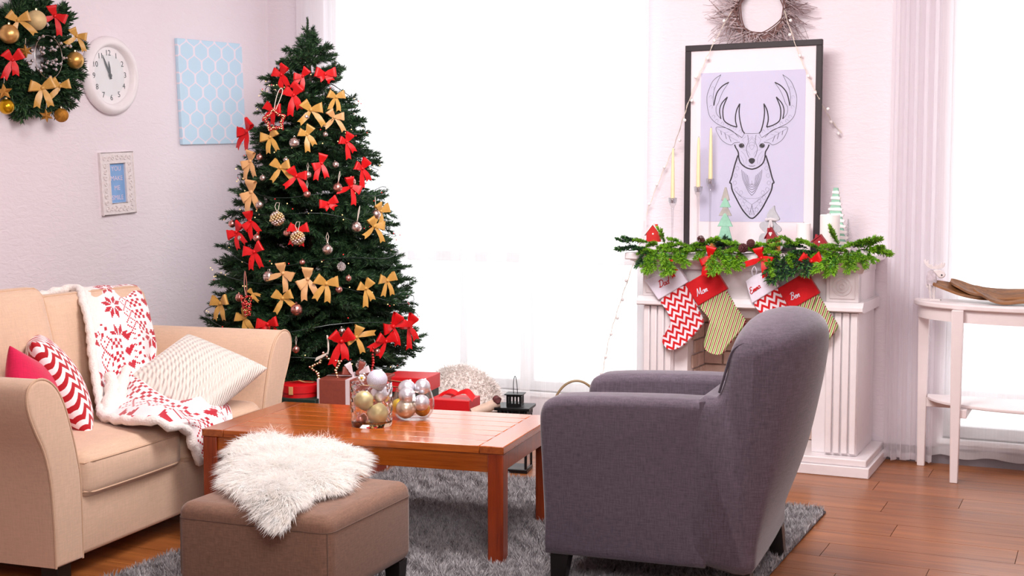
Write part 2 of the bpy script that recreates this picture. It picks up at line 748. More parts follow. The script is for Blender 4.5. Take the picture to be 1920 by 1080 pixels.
# firebox of painted bricks
MB().box(2.90, 3.58, -.02, .06, .088, .80).build('firebox_back', plain('mortar', (176, 150, 138), .9), fp, smooth=False)
bricks = [plain('painted_brick_%d' % i, c, .85, var=.08, scale=30, bump=.4, rand=True) for i, c in enumerate(((206, 178, 166), (214, 186, 172), (198, 168, 154)))]
br_me = [MB().box(-.102, .102, -.012, .0, -.033, .033).mesh('brick', b, smooth=False) for b in bricks]
bh_me = [MB().box(-.048, .048, -.012, .0, -.033, .033).mesh('brick', b, smooth=False) for b in bricks]
for r in range(9):
    z = .125 + r * .0745
    if z > .76:
        break
    half = r % 2
    x = 2.92
    i = 0
    while x < 3.56:
        wid = .204
        if half and i == 0 or x + .204 > 3.57:
            wid = .096
        if x + wid > 3.58:
            break
        put('brick', (br_me if wid > .15 else bh_me)[random.randrange(3)], fp, loc=(x + wid / 2, -.02 - random.uniform(0, .003), z), bevel=.003)
        x += wid + .010
        i += 1
    for sx, a in ((2.917, R(90)), (3.563, R(-90))):
        for k in range(2):
            put('brick', bh_me[random.randrange(3)], fp, loc=(sx + (.001 if sx < 3 else -.001), -.075 - k * .107 - (.04 if half else 0), z), bevel=.003, rz=a)

# ================================================================== console table
ct = thing('console_table', 'white half-moon console table with lower shelf by the window', 'table', ORG, -YAW)
CA, CB = .585, .425


def half_moon(ca, cb, z0, z1, c=4.585, b0=.0):
    n = 40
    ou = [(c - ca * math.cos(math.pi * k / n), b0 - cb * math.sin(math.pi * k / n) ** .95) for k in range(n + 1)]
    return MB().loft([[(x, y, z) for x, y in ou] for z in (z0, z1)])


M['console'] = plain('console_white', (238, 226, 226), .38, var=.015)
half_moon(CA, CB, .826, .852).build('tabletop', M['console'], ct, bevel=.006)
n = 40
ap = []
for k in range(n + 1):
    t = math.pi * k / n
    ap.append(((4.585 - (CA - .02) * math.cos(t), -(CB - .02) * math.sin(t)), (4.585 - (CA - .045) * math.cos(t), -(CB - .045) * math.sin(t))))
MB().loft([[(o_[0], o_[1], .765), (o_[0], o_[1], .826), (i_[0], i_[1], .826), (i_[0], i_[1], .765)] for o_, i_ in ap]).build('apron', M['console'], ct, angle=30)
half_moon(CA - .075, CB - .06, .352, .368).build('lower_shelf', M['console'], ct, bevel=.004)
for x, y, r in ((4.05, .0, 0), (5.12, .0, 0), (4.245, -.345, 0), (4.925, -.345, 0)):
    w0, w1 = .027, .018
    MB().loft([[(x + sx * w, y + sy * w, z) for sx, sy in ((-1, -1), (1, -1), (1, 1), (-1, 1))] for z, w in ((0, w1), (.60, .025), (.826, w0))]).build('leg', M['console'], ct, bevel=.003)
MB().box(4.07, 5.10, -.02, .005, .305, .352).build('stretcher', M['console'], ct, bevel=.003)
for s in (-1, 1):
    MB().box(-.02, .02, -.17, .17, .312, .352).build('stretcher', M['console'], ct, bevel=.003, loc=(4.585 + s * .34 - s * .03, -.18, 0))

# ================================================================== rug
M['rug_base'] = plain('rug_backing', (92, 88, 92), .95)
rug = thing('shag_rug', 'grey shaggy rug under the coffee table, ottoman and armchair', 'rug', ORG, -YAW)
MB().box(1.70, 3.81, -4.2, -1.19, 0.0, .010).build('backing', M['rug_base'], rug, bevel=.004)
_t = NT('rug_pile')
_oi = _t.coords((60, 60, 60))
_t.color(_t.ramp(_t.noise(_oi, 1, 2), [(.3, lin((122, 116, 120))), (.7, lin((190, 185, 187)))]))
_t.val('Roughness', .85)
_t.val('Sheen Weight', .3)
M['pile'] = _t.m


def strands(base, tip, width, name, m, parent, mid=None):
    """one mesh of thin tapered blades: base, mid and tip arrays (n,3)"""
    n = len(base)
    d = tip - base
    side = np.cross(d, np.array([[.0, 0, 1.0]]) + RNG.normal(0, .6, (n, 3)))
    side /= np.linalg.norm(side, axis=1)[:, None] + 1e-9
    if mid is None:
        V = np.empty((n, 3, 3))
        V[:, 0] = base - side * width
        V[:, 1] = base + side * width
        V[:, 2] = tip
        F = np.arange(n * 3).reshape(n, 3)
    else:
        V = np.empty((n, 5, 3))
        V[:, 0] = base - side * width
        V[:, 1] = base + side * width
        V[:, 2] = mid + side * width * .8
        V[:, 3] = mid - side * width * .8
        V[:, 4] = tip
        i = np.arange(n) * 5
        F = np.concatenate([np.stack([i, i + 1, i + 2], 1), np.stack([i, i + 2, i + 3], 1), np.stack([i + 3, i + 2, i + 4], 1)])
    me = bpy.data.meshes.new(name)
    me.from_pydata(V.reshape(-1, 3), [], F.tolist())
    me.materials.append(m)
    me.polygons.foreach_set('use_smooth', [True] * len(F))
    o = put(name, me, parent)
    stuff(o)
    return o


n = 150000
bx = RNG.uniform(1.70, 3.81, n)
by = RNG.uniform(-3.9, -1.19, n)
clump = np.stack([np.sin(bx * 41 + np.sin(by * 37) * 2), np.cos(by * 43 + np.sin(bx * 31) * 2)], 1) * .012
h = RNG.uniform(.018, .034, n)
base = np.stack([bx, by, np.full(n, .008)], 1)
off = clump + RNG.normal(0, .010, (n, 2))
tip = base + np.stack([off[:, 0], off[:, 1], h], 1)
strands(base, tip, .0032, 'pile', M['pile'], rug)

# ================================================================== coffee table
M['table_wood'] = wood('cherry_wood', (134, 56, 10), (202, 105, 32), (2.2, 34, 34), .24, .5, tint=.22, coat_rough=.1)
M['table_leg'] = wood('cherry_wood_leg', (110, 34, 8), (168, 66, 20), (34, 34, 2.2), .3, .3, tint=.12)
tb = thing('coffee_table', 'reddish brown wooden coffee table with planked top', 'table', (-1.223, 4.989, 0), R(-17.2))
TL, TD, TH = 1.248, .70, .45
bw_ = .095
MB().box(0, bw_ - .001, 0, TD, TH - .029, TH).build('end_board', wood('cherry_end_board', (124, 52, 14), (178, 90, 32), (34, 2.2, 34), .26, .5, tint=.2), tb, bevel=.003)
MB().box(TL - bw_ + .001, TL, 0, TD, TH - .029, TH).build('end_board', bpy.data.materials['cherry_end_board'], tb, bevel=.003)
for k in range(7):
    w = TD / 7
    MB().box(bw_, TL - bw_, k * w + .0008, (k + 1) * w - .0008, TH - .029, TH).build('plank', M['table_wood'], tb, bevel=.0022, seg=1)
MB().box(.06, TL - .06, .014, .034, TH - .10, TH - .029).build('apron', M['table_wood'], tb, bevel=.002)
MB().box(.06, TL - .06, TD - .034, TD - .014, TH - .10, TH - .029).build('apron', M['table_wood'], tb, bevel=.002)
for x in (.014, TL - .034):
    MB().box(x, x + .02, .06, TD - .06, TH - .10, TH - .029).build('apron', M['table_leg'], tb, bevel=.002)
for x in (.003, TL - .063):
    for y in (.003, TD - .063):
        MB().box(x, x + .06, y, y + .06, .0, TH - .029).build('leg', M['table_leg'], tb, bevel=.003)

# ================================================================== ottoman
M['ott'] = fabric('brown_linen', (132, 98, 80), .8, (260, 260, 260))
ot = thing('ottoman', 'square brown fabric ottoman under the white sheepskin', 'ottoman', (-.559, 3.836, 0), R(-22.5 + 180 + 0))
# local x from the near corner towards the left corner, y away
_l = on_z(334, 945, .382) - Vector((-.559, 3.836, .382))
_r = on_z(774, 902, .382) - Vector((-.559, 3.836, .382))
OW, OD = _l.length, _r.length
oa = math.atan2(_r.y, _r.x)
ot.rotation_euler = (0, 0, oa)
OW = .565
MB().loft(rbox(0, OD, 0, OW, .11, .386, .042, 6)).build('body', M['ott'], ot, angle=60)
sm = MB()
sm.tube([(p[0], p[1], .336) for p in rbox(-.0008, OD + .0008, -.0008, OW + .0008, 0, .2, .0425, 6)[6]], .0018, 5, closed=True)
for x, y in ((.0115, .0115), (OD - .0115, .0115), (.0115, OW - .0115)):
    sm.tube([(x, y, .15), (x, y, .336)], .0018, 5)
sm.build('seam', fabric('ottoman_seam', (104, 76, 62), .85), ot)
for x in (.045, OD - .045):
    for y in (.045, OW - .045):
        MB().loft([[(x + sx * w, y + sy * w, z) for sx, sy in ((-1, -1), (1, -1), (1, 1), (-1, 1))] for z, w in ((.02, .024), (.115, .03))]).build('foot', M['black_wood'], ot, bevel=.002)

# sheepskin draped over the ottoman
_t = NT('white_wool')
_df, _tl, _mx = _t.n('ShaderNodeBsdfDiffuse'), _t.n('ShaderNodeBsdfTranslucent'), _t.n('ShaderNodeMixShader')
_col = _t.ramp(_t.noise(_t.coords(), 30, 2), [(.3, lin((254, 250, 245))), (.7, lin((255, 255, 254)))])
_t.l(_col, _df.inputs[0])
_t.l(_col, _tl.inputs[0])
_mx.inputs[0].default_value = .5
_t.l(_df.outputs[0], _mx.inputs[1])
_t.l(_tl.outputs[0], _mx.inputs[2])
_t.l(_mx.outputs[0], _t.t.nodes['Material Output'].inputs[0])
M['fur'] = _t.m
outline = [(415, 915), (418, 870), (435, 835), (462, 815), (500, 806), (530, 830), (560, 838), (600, 830), (650, 836), (690, 858), (686, 890), (655, 925),
           (625, 935), (590, 945), (555, 965), (520, 985), (490, 985), (460, 965), (440, 945)]
opts = []
for px, py in outline:
    P = on_z(px, py - 4, .40)
    opts.append((P.x, P.y))
oc = np.array(opts)
cen = oc.mean(0)
fur_root = thing('sheepskin', 'fluffy white sheepskin rug thrown over the brown ottoman', 'sheepskin', (float(cen[0]), float(cen[1]), .388))
ring = np.array([(p[0], p[1]) for p in catmull([(x - cen[0], y - cen[1], 0) for x, y in opts], 4, True)])
c0, ax_, ay_ = np.array([-.559, 3.836]), np.array([math.cos(oa), math.sin(oa)]), np.array([-math.sin(oa), math.cos(oa)])


def drape(x, y, k):
    """height above the ottoman top; falls past its edges"""
    d = np.array([x, y]) + cen - c0
    lx, ly = d @ ax_, d @ ay_
    z = .012 + .022 * (1 - k ** 2)
    nx = lx if lx > .10 else .10 + (lx - .10) * .72
    x, y = x + ax_[0] * (nx - lx), y + ax_[1] * (nx - lx)
    if nx < .05:
        z -= (.05 - nx) * .55
    return (x, y, z)


K = 9
rings_ = []
for k in range(1, K + 1):
    t = k / K
    rings_.append([drape(p[0] * t * .85, p[1] * t * .85, t) for p in ring])
hide = MB()
hide.loft(rings_, True, False)
hide_o = hide.build('hide', M['fur'], fur_root, angle=180)
n = 56000
idx = RNG.integers(0, len(ring), n)
t = np.sqrt(RNG.uniform(0, 1, n)) * .97
base = np.array([drape(ring[i][0] * q * .93, ring[i][1] * q * .93, q) for i, q in zip(idx, t)])
outw = np.array([ring[i] for i in idx])
outw = outw / (np.linalg.norm(outw, axis=1)[:, None] + 1e-6)
swirl = np.stack([np.sin(base[:, 1] * 26 + base[:, 0] * 11), np.cos(base[:, 0] * 23 - base[:, 1] * 13)], 1)
dirx = outw * (.25 + .75 * t[:, None] ** 3) + swirl * .38 + RNG.normal(0, .28, (n, 2))
L = RNG.uniform(.040, .080, n) * (1 - .15 * t)
up = 1.0 - .75 * t ** 3 + RNG.normal(0, .15, n)
d3 = np.stack([dirx[:, 0], dirx[:, 1], up], 1)
d3 /= np.linalg.norm(d3, axis=1)[:, None]
mid = base + d3 * L[:, None] * .55
d4 = d3 + np.stack([dirx[:, 0] * .6, dirx[:, 1] * .6, np.full(n, -.85)], 1)
d4 /= np.linalg.norm(d4, axis=1)[:, None]
tip = mid + d4 * L[:, None] * .6
strands(base, tip, .0014, 'wool', M['fur'], fur_root, mid)

# ================================================================== sofa
SO = Vector((-1.586, 4.373, 0))
SY = R(71)
SX = Vector((math.cos(SY), math.sin(SY), 0))
SYV = Vector((-math.sin(SY), math.cos(SY), 0))


def sofa_pt(px, py, axis, v):
    if axis == 'z':
        P = on_z(px, py, v)
    elif axis == 'y':
        P = on_plane(px, py, SO + SYV * v, SYV)
    else:
        P = on_plane(px, py, SO + SX * v, SX)
    d = P - SO
    return Vector((d.dot(SX), d.dot(SYV), d.z))


def sofa_w(p):
    return SO + SX * p[0] + SYV * p[1] + Vector((0, 0, p[2]))


M['sofa'] = fabric('beige_suede', (216, 182, 156), .93, (180, 180, 180), bump=.12, sheen=.35, soft=.2)
M['piping'] = fabric('beige_piping', (206, 170, 142), .95, (180, 180, 180), bump=.1)
sf = thing('sofa', 'beige fabric two-seat sofa with scroll arms and piping', 'sofa', SO, SY)
SL, SD = 1.56, .88
MB().loft(rbox(.08, SL - .08, .012, SD, .072, .29, .02, 4)).build('base', M['sofa'], sf, angle=60)
arm_out = [(0, .07), (-.004, .22), (-.018, .38), (-.048, .49), (-.088, .565), (-.118, .63), (-.128, .682), (-.114, .722), (-.078, .742), (-.03, .738),
           (.02, .705), (.062, .64), (.098, .54), (.125, .44), (.142, .34), (.145, .07)]
ao = [(p.x, p.z) for p in catmull([(x, 0, z) for x, z in arm_out], 3)]
for s in (0, 1):
    o2 = [((SL - x) if s else x, z) for x, z in ao]
    cxm = sum(p[0] for p in o2) / len(o2)
    czm = sum(p[1] for p in o2) / len(o2)
    rings = []
    for y, sc in ((-.004, .90), (-.0035, .94), (-.001, .97), (.003, .99), (.010, 1.0), (.03, 1.0), (.45, 1.0), (.80, 1.0), (.86, .98), (.88, .93)):
        if sc < 1:
            i = (1 - sc) * .16
            rr = []
            N_ = len(o2)
            for q in range(N_):
                p0, p1, p2 = o2[q - 1], o2[q], o2[(q + 1) % N_]
                tx, tz = p2[0] - p0[0], p2[1] - p0[1]
                L_ = math.hypot(tx, tz) + 1e-9
                nx, nz = tz / L_, -tx / L_
                if (p1[0] - cxm) * nx + (p1[1] - czm) * nz > 0:
                    nx, nz = -nx, -nz
                rr.append((p1[0] + nx * i, y, p1[1] + nz * i))
            rings.append(rr)
        else:
            rings.append([(x, y, z) for x, z in o2])
    arm = MB().loft(rings).build('arm', M['sofa'], sf, angle=50)
    pp = [(x, 0.001, z) for x, z in o2]
    MB().tube(pp, .0045, 6).build('piping', M['piping'], arm)


def soft_box(x0, x1, y0, y1, z0, z1, r, crown=.02, n=14, bulge=.012):
    """upholstered cushion: rounded box with a crowned top, via a dense superellipsoid-like grid"""
    mb = MB()
    hx, hy, hz = (x1 - x0) / 2, (y1 - y0) / 2, (z1 - z0) / 2
    cx, cy, cz = (x0 + x1) / 2, (y0 + y1) / 2, (z0 + z1) / 2

    def mp(u, v, w):
        p = [u * hx, v * hy, w * hz]
        h = (hx, hy, hz)
        q = [max(-(a - r), min(a - r, b)) for a, b in zip(h, p)]
        d = Vector([b - c for b, c in zip(p, q)])
        if d.length > r * 1e-3:
            m_ = max(abs(k) for k in d)
            if d.length > 0:
                d = d.normalized() * m_
        out = Vector(q) + d
        out.z += (1 if w > 0 else -1) * crown * (1 - u * u) * (1 - v * v) * abs(w) ** 2
        out.x += (1 if u > 0 else -1) * bulge * (1 - v * v) * (1 - w * w) * abs(u) ** 2
        out.y += (1 if v > 0 else -1) * bulge * (1 - u * u) * (1 - w * w) * abs(v) ** 2
        return (cx + out.x, cy + out.y, cz + out.z)
    ts = [-1 + 2 * i / n for i in range(n + 1)]
    e = r / max(hx, hy, hz)
    for ax in range(3):
        for sg in (-1, 1):
            P = []
            for a in ts:
                row = []
                for b in ts:
                    # concentrate samples near the edges
                    a2 = math.sin(a * math.pi / 2)
                    b2 = math.sin(b * math.pi / 2)
                    uvw = [0, 0, 0]
                    uvw[ax] = sg
                    uvw[(ax + 1) % 3] = a2
                    uvw[(ax + 2) % 3] = b2
                    row.append(mp(*uvw))
                P.append(row)
            mb.grid(P)
    return mb, mp


def weld(o, d=.0006):
    bm = bmesh.new()
    bm.from_mesh(o.data)
    bmesh.ops.remove_doubles(bm, verts=bm.verts, dist=d)
    bmesh.ops.recalc_face_normals(bm, faces=bm.faces)
    bm.to_mesh(o.data)
    bm.free()
    return o


def edge_loop(mp, w, n=12, r=.98):
    pts = []
    for (a, b) in ((-1, -1), (1, -1), (1, 1), (-1, 1)):
        pass
    for k in range(4 * n):
        s = k // n
        t = -1 + 2 * (k % n) / n
        u, v = ((t, -1), (1, t), (-t, 1), (-1, -t))[s]
        pts.append(mp(u, v, w))
    return pts


for x0, x1 in ((.150, .780), (.785, 1.408)):
    mb, mp = soft_box(x0, x1, -.012, .66, .272, .448, .05, .024, bulge=.014)
    c = weld(mb.build('seat_cushion', M['sofa'], sf, angle=180))
    for w in (.62, -.72):
        MB().tube([Vector(p) * 1.0 for p in edge_loop(mp, w)], .0045, 6, closed=True).build('piping', M['piping'], c)
# back frame and back cushions
bk = [(.60, .28), (.62, .60), (.70, .80), (.74, .84), (.80, .85), (.86, .82), (.88, .72), (.88, .08), (.60, .08)]
MB().loft([[(x, y, z) for y, z in bk] for x in (.10, SL - .10)]).build('back', M['sofa'], sf, bevel=.02, seg=3)
for x0, x1, dy in ((.06, .70, -.05), (.70, 1.46, .0)):
    mb, mp = soft_box(x0, x1, -.075, .075, -.265, .265, .065, 0, bulge=.03)
    c = weld(mb.build('back_cushion', M['sofa'], sf, angle=180))
    c.location = (0, .64 + dy, .69 - dy * .9)
    c.rotation_euler = (R(-13), 0, 0)
    for v in (-.8, .8):
        pts = []
        for k in range(48):
            s = k // 12
            t = -1 + 2 * (k % 12) / 12
            u, w = ((t, -1), (1, t), (-t, 1), (-1, -t))[s]
            pts.append(mp(u, v, w))
        MB().tube(pts, .0045, 6, closed=True).build('piping', M['piping'], c)
for x in (.03, SL - .10):
    for y in (.02, SD - .10):
        MB().box(x, x + .075, y, y + .07, 0, .075).build('foot', M['black_wood'], sf, bevel=.003)


# ================================================================== cushions
def pillow_mesh(w, h, t, n=26, pinch=.07):
    P = {}
    mb = MB()
    for sg in (-1, 1):
        rows = []
        for i in range(n + 1):
            v = math.sin((-1 + 2 * i / n) * math.pi / 2)
            row = []
            for j in range(n + 1):
                u = math.sin((-1 + 2 * j / n) * math.pi / 2)
                th = ((1 - u * u) * (1 - v * v)) ** .42
                th += .03 * math.sin(5 * u + 2) * math.sin(4 * v + 1) * (1 - u * u) * (1 - v * v)
                x = w / 2 * u * (1 - pinch * (1 - v * v))
                z = h / 2 * v * (1 - pinch * (1 - u * u))
                row.append((x, sg * t / 2 * th, z))
            rows.append(row)
        mb.grid(rows)
    return mb


M['chev'] = chevron('red_white_chevron', (178, 8, 26), (246, 238, 240), .056, .032, .046, R(0))
e1 = Vector((.76, .65, 0))
cp = weld(pillow_mesh(.42, .43, .17).build('chevron_pillow', M['chev'], angle=180))
zc = Vector((-.65 * .46, .76 * .46, .87))
cen_ = Vector((.44, .19, .45)) + e1 * .205 + zc * .205
orient(cp, sofa_w(cen_), SX * e1.x + SYV * e1.y, SX * zc.x + SYV * zc.y + Vector((0, 0, zc.z)))
tag(cp, 'red and white zigzag throw pillow leaning on the beige sofa back', 'pillow')
M['pink'] = fabric('crimson_velvet', (206, 10, 72), .9, (200, 200, 200), bump=.1, sheen=.5)
pk = weld(pillow_mesh(.36, .36, .15).build('crimson_pillow', M['pink'], angle=180))
x_ = Vector((.75, .10, -.34))
z_ = Vector((.35, .25, .80))
cen_ = sofa_pt(18, 648, 'x', .20) + x_.normalized() * .18 - (z_ - x_.normalized() * z_.dot(x_.normalized())).normalized() * .18
orient(pk, sofa_w(cen_), SX * x_.x + SYV * x_.y + Vector((0, 0, x_.z)), SX * z_.x + SYV * z_.y + Vector((0, 0, z_.z)))
tag(pk, 'plain crimson throw pillow behind the near sofa arm', 'pillow')
_t = NT('cable_knit_wool')
_v = _t.coords((1, 1, 1))
_wv = _t.n('ShaderNodeTexWave', wave_type='BANDS', bands_direction='X')
_wv.inputs['Scale'].default_value = 9
_wv.inputs['Distortion'].default_value = 0
_t.l(_v, _wv.inputs['Vector'])
_w2 = _t.n('ShaderNodeTexWave', wave_type='BANDS', bands_direction='DIAGONAL')
_w2.inputs['Scale'].default_value = 32
_w2.inputs['Distortion'].default_value = 2
_t.l(_v, _w2.inputs['Vector'])
_t.color(lin((228, 218, 208)))
_t.val('Roughness', .9)
_t.val('Sheen Weight', .4)
_t.bump(_t.math('ADD', _wv.outputs['Fac'], _t.math('MULTIPLY', _w2.outputs['Fac'], .6)), .8, .008)
T_ = Vector((1.335, .33, .735))
d1 = Vector((-.06, -.95, -.30)).normalized()
d2 = Vector((-.90, .14, -.42))
d2 = (d2 - d1 * d2.dot(d1)).normalized()
kc = weld(pillow_mesh(.44, .46, .19).build('knit_cushion', _t.m, angle=180))
cen_ = T_ + d1 * .215 + d2 * .22


def sv(p):
    return SX * p.x + SYV * p.y + Vector((0, 0, p.z))


orient(kc, sofa_w(cen_), sv(d1), sv(-d2))
tag(kc, 'white cable-knit cushion lying against the far sofa arm', 'cushion')

# ================================================================== blanket
M['bl_white'] = plain('blanket_white', (246, 236, 238), .95, var=.03, scale=300, bump=.5, sheen=.3)
M['bl_red'] = plain('blanket_red', (186, 16, 42), .95, var=.06, scale=300, bump=.5, sheen=.3)
M['sherpa'] = plain('sherpa_fleece', (244, 234, 228), .98, var=.05, scale=140, bump=1.0, sheen=.5)
CR = [  # left edge, right edge, in sofa coordinates (x, y, z)
    ((.86, .915, .62), (1.26, .915, .62)),
    ((.86, .89, .86), (1.26, .89, .86)),
    (sofa_pt(128, 546, 'y', .74), sofa_pt(238, 541, 'y', .73)),
    (sofa_pt(148, 575, 'y', .60), sofa_pt(264, 568, 'y', .60)),
    (sofa_pt(160, 620, 'y', .535), sofa_pt(278, 610, 'y', .535)),
    (sofa_pt(166, 670, 'y', .50), sofa_pt(290, 655, 'y', .50)),
    (sofa_pt(174, 725, 'y', .455), sofa_pt(292, 680, 'y', .46)),
    (sofa_pt(182, 765, 'y', .38), sofa_pt(318, 702, 'y', .38)),
    (sofa_pt(190, 787, 'z', .475), sofa_pt(352, 724, 'y', .28)),
    (sofa_pt(238, 797, 'z', .478), sofa_pt(388, 738, 'y', .20)),
    (sofa_pt(300, 800, 'z', .478), sofa_pt(414, 752, 'y', .10)),
    (sofa_pt(338, 806, 'y', -.035), sofa_pt(426, 778, 'y', .0)),
    (sofa_pt(350, 835, 'y', -.045), sofa_pt(424, 800, 'y', -.035)),
    (sofa_pt(366, 866, 'y', -.045), sofa_pt(412, 838, 'y', -.045)),
]
NS, NC = 204, 57
Lp = catmull([c[0] for c in CR], 20)
Rp = catmull([c[1] for c in CR], 20)


def resample(P, n):
    d = [0]
    for a, b in zip(P, P[1:]):
        d.append(d[-1] + (b - a).length)
    out = []
    j = 0
    for i in range(n):
        s = d[-1] * i / (n - 1)
        while j < len(d) - 2 and d[j + 1] < s:
            j += 1
        t = (s - d[j]) / max(1e-9, d[j + 1] - d[j])
        out.append(P[j].lerp(P[j + 1], min(1, max(0, t))))
    return out


mids = [(a + b) / 2 for a, b in zip(Lp, Rp)]
_d = [0]
for a, b in zip(mids, mids[1:]):
    _d.append(_d[-1] + (b - a).length)


def by_mid(P, n):
    out = []
    j = 0
    for i in range(n):
        s = _d[-1] * i / (n - 1)
        while j < len(_d) - 2 and _d[j + 1] < s:
            j += 1
        t = (s - _d[j]) / max(1e-9, _d[j + 1] - _d[j])
        out.append(P[j].lerp(P[j + 1], min(1, max(0, t))))
    return out


Lp, Rp = by_mid(Lp, NS), by_mid(Rp, NS)
vlen = _d[-1]


def snow(i, j, c=8):
    """8-petal star on a 17-cell tile"""
    x, y = abs(i - c), abs(j - c)
    a, b = max(x, y), min(x, y)
    return 1 <= b <= 3 and b + 1 <= a <= b + 4


def heart(i, j):
    H_ = ['.##.##.', '#######', '#######', '.#####.', '..###..', '...#...']
    return 0 <= j < 6 and 0 <= i < 7 and H_[j][i] == '#'


def knit(i, j):
    """i across, j along; returns True for red"""
    q = i % 52
    if q < 17:
        return snow(q, j % 19)
    if q < 25:
        a, b = (q - 17), j % 8
        return abs(a - 3) == abs(b - 4) or (a == 3 and b == 0)
    if q < 34:
        return ((q // 2 + j // 2) % 2 == 0) and ((j // 2) % 4 != 3)
    if q < 36:
        return False
    if q < 43:
        return heart(q - 36, j % 10)
    if q < 45:
        return (q - j) % 4 == 0
    return (q % 3 != 0) and (j % 3 != 0) and ((q // 3 + j // 3) % 2 == 0)


rows, mis = [], []
for i in range(NS):
    t = i / (NS - 1)
    row = []
    for j in range(NC):
        u = j / (NC - 1)
        p = Lp[i].lerp(Rp[i], u)
        # lay of the cloth: soft folds growing where it bunches on the seat
        bun = max(0, min(1, (t - .42) / .12))
        fold = .006 * math.sin(14 * u + 4 * t) + bun * (.020 * math.sin(9 * u + 16 * t + 1.2 * math.sin(7 * t)) + .012 * math.sin(17 * u - 11 * t + 2))
        fold *= min(1, 6 * u + .25) * min(1, 6 * (1 - u) + .25)
        if t > .90:
            fold *= .5
        nrm = Vector((0, -.8, .6)).lerp(Vector((0, -.35, .95)), bun) if t < .88 else Vector((0, -1, .2))
        q = p + nrm * (fold + .022 + .022 * bun * math.sin(math.pi * u))
        row.append(tuple(q))
    rows.append(row)
for i in range(NS - 1):
    t = i / (NS - 1)
    border = 15 if t < .45 else max(2, int(15 - (t - .45) * 300))
    for j in range(NC - 1):
        mis.append(2 if j < border and t < .52 else (1 if knit(j + (9 if t > .5 else 0) - (15 if t < .5 else 0) + 104, i) else 0))
bl = thing('throw_blanket', 'white throw blanket with red nordic pattern draped over the beige sofa', 'blanket', SO, SY)
MB().grid(rows, mis=mis).build('knit_cloth', [M['bl_white'], M['bl_red'], M['sherpa']], bl, angle=180, solid=.012)
edge = [Vector(rows[i][0]) + Vector((0, -.006, .004 * math.sin(i * .9))) for i in range(0, NS, 2)]
edge += [Vector(rows[NS - 1][j]) for j in range(0, NC, 4)]
MB().tube(edge, [.019 + .003 * math.sin(i * 2.1) for i in range(len(edge))], 8).build('fleece_hem', M['sherpa'], bl, angle=180)
# folded fleece corner lying on the seat
fl_pts = [sofa_pt(*q, 'y', y) for q, y in (((205, 700), .40), ((212, 730), .36), ((205, 765), .30), ((196, 788), .25))]
fl2 = [sofa_pt(*q, 'y', y) for q, y in (((238, 690), .38), ((228, 725), .34), ((224, 760), .29), ((240, 782), .24))]
MB().tube(catmull(fl_pts, 8), [.018 + .018 * math.sin(math.pi * k / 24) + .004 * math.sin(k) for k in range(25)], 10).build('fleece_fold', M['sherpa'], bl, angle=180)
MB().tube(catmull(fl2, 8), [.016 + .012 * math.sin(math.pi * k / 24) + .003 * math.sin(k * 1.3) for k in range(25)], 10).build('fleece_fold', M['sherpa'], bl, angle=180)

# ================================================================== armchair
M['chair'] = fabric('mauve_grey_linen', (92, 80, 92), .70, (230, 230, 230), bump=.3, sheen=.35, soft=.25)
ac = thing('armchair', 'grey-purple fabric armchair with rounded back, seen from behind its side', 'armchair', (.105, 4.342, 0), R(-20))
AW = .74
prof_arm = [(.005, .13), (-.008, .39), (-.018, .575), (-.013, .635), (.012, .668), (.075, .683), (.25, .692), (.43, .697), (.535, .697), (.585, .708), (.608, .735), (.622, .78),
            (.64, .845), (.662, .872), (.695, .884), (.728, .882), (.75, .865), (.752, .80), (.745, .62), (.734, .44), (.716, .16), (.71, .13)]
pa = [(p.x, p.z) for p in catmull([(x, 0, z) for x, z in prof_arm], 3)]


def inset(o2, i):
    out = []
    N_ = len(o2)
    A_ = sum(o2[k][0] * o2[(k + 1) % N_][1] - o2[(k + 1) % N_][0] * o2[k][1] for k in range(N_))
    sg = 1 if A_ > 0 else -1
    for q in range(N_):
        p0, p1, p2 = o2[q - 2], o2[q], o2[(q + 2) % N_]
        tx, tz = p2[0] - p0[0], p2[1] - p0[1]
        L_ = math.hypot(tx, tz) + 1e-9
        out.append((p1[0] - sg * tz / L_ * i, p1[1] + sg * tx / L_ * i))
    return out


arm_cut = [q for q in pa if q[0] < .56 and q[1] < .712 and not (q[1] < .2 and q[0] > .3)] + [(.575, .696), (.59, .66), (.59, .30), (.58, .16), (.56, .13)]


def panel(outline, y0, y1, r, n=6):
    rings = []
    for k in range(n + 1):
        a = math.pi / 2 * k / n
        rings.append([(x, y0 + r * (1 - math.cos(a)), z) for x, z in inset(outline, r * (1 - math.sin(a)))])
    for k in range(n, -1, -1):
        a = math.pi / 2 * k / n
        rings.append([(x, y1 - r * (1 - math.cos(a)), z) for x, z in inset(outline, r * (1 - math.sin(a)))])
    return MB().loft(rings)


panel(arm_cut, 0, .15, .034).build('arm', M['chair'], ac, angle=70)
panel(arm_cut, AW - .15, AW, .034).build('arm', M['chair'], ac, angle=70)
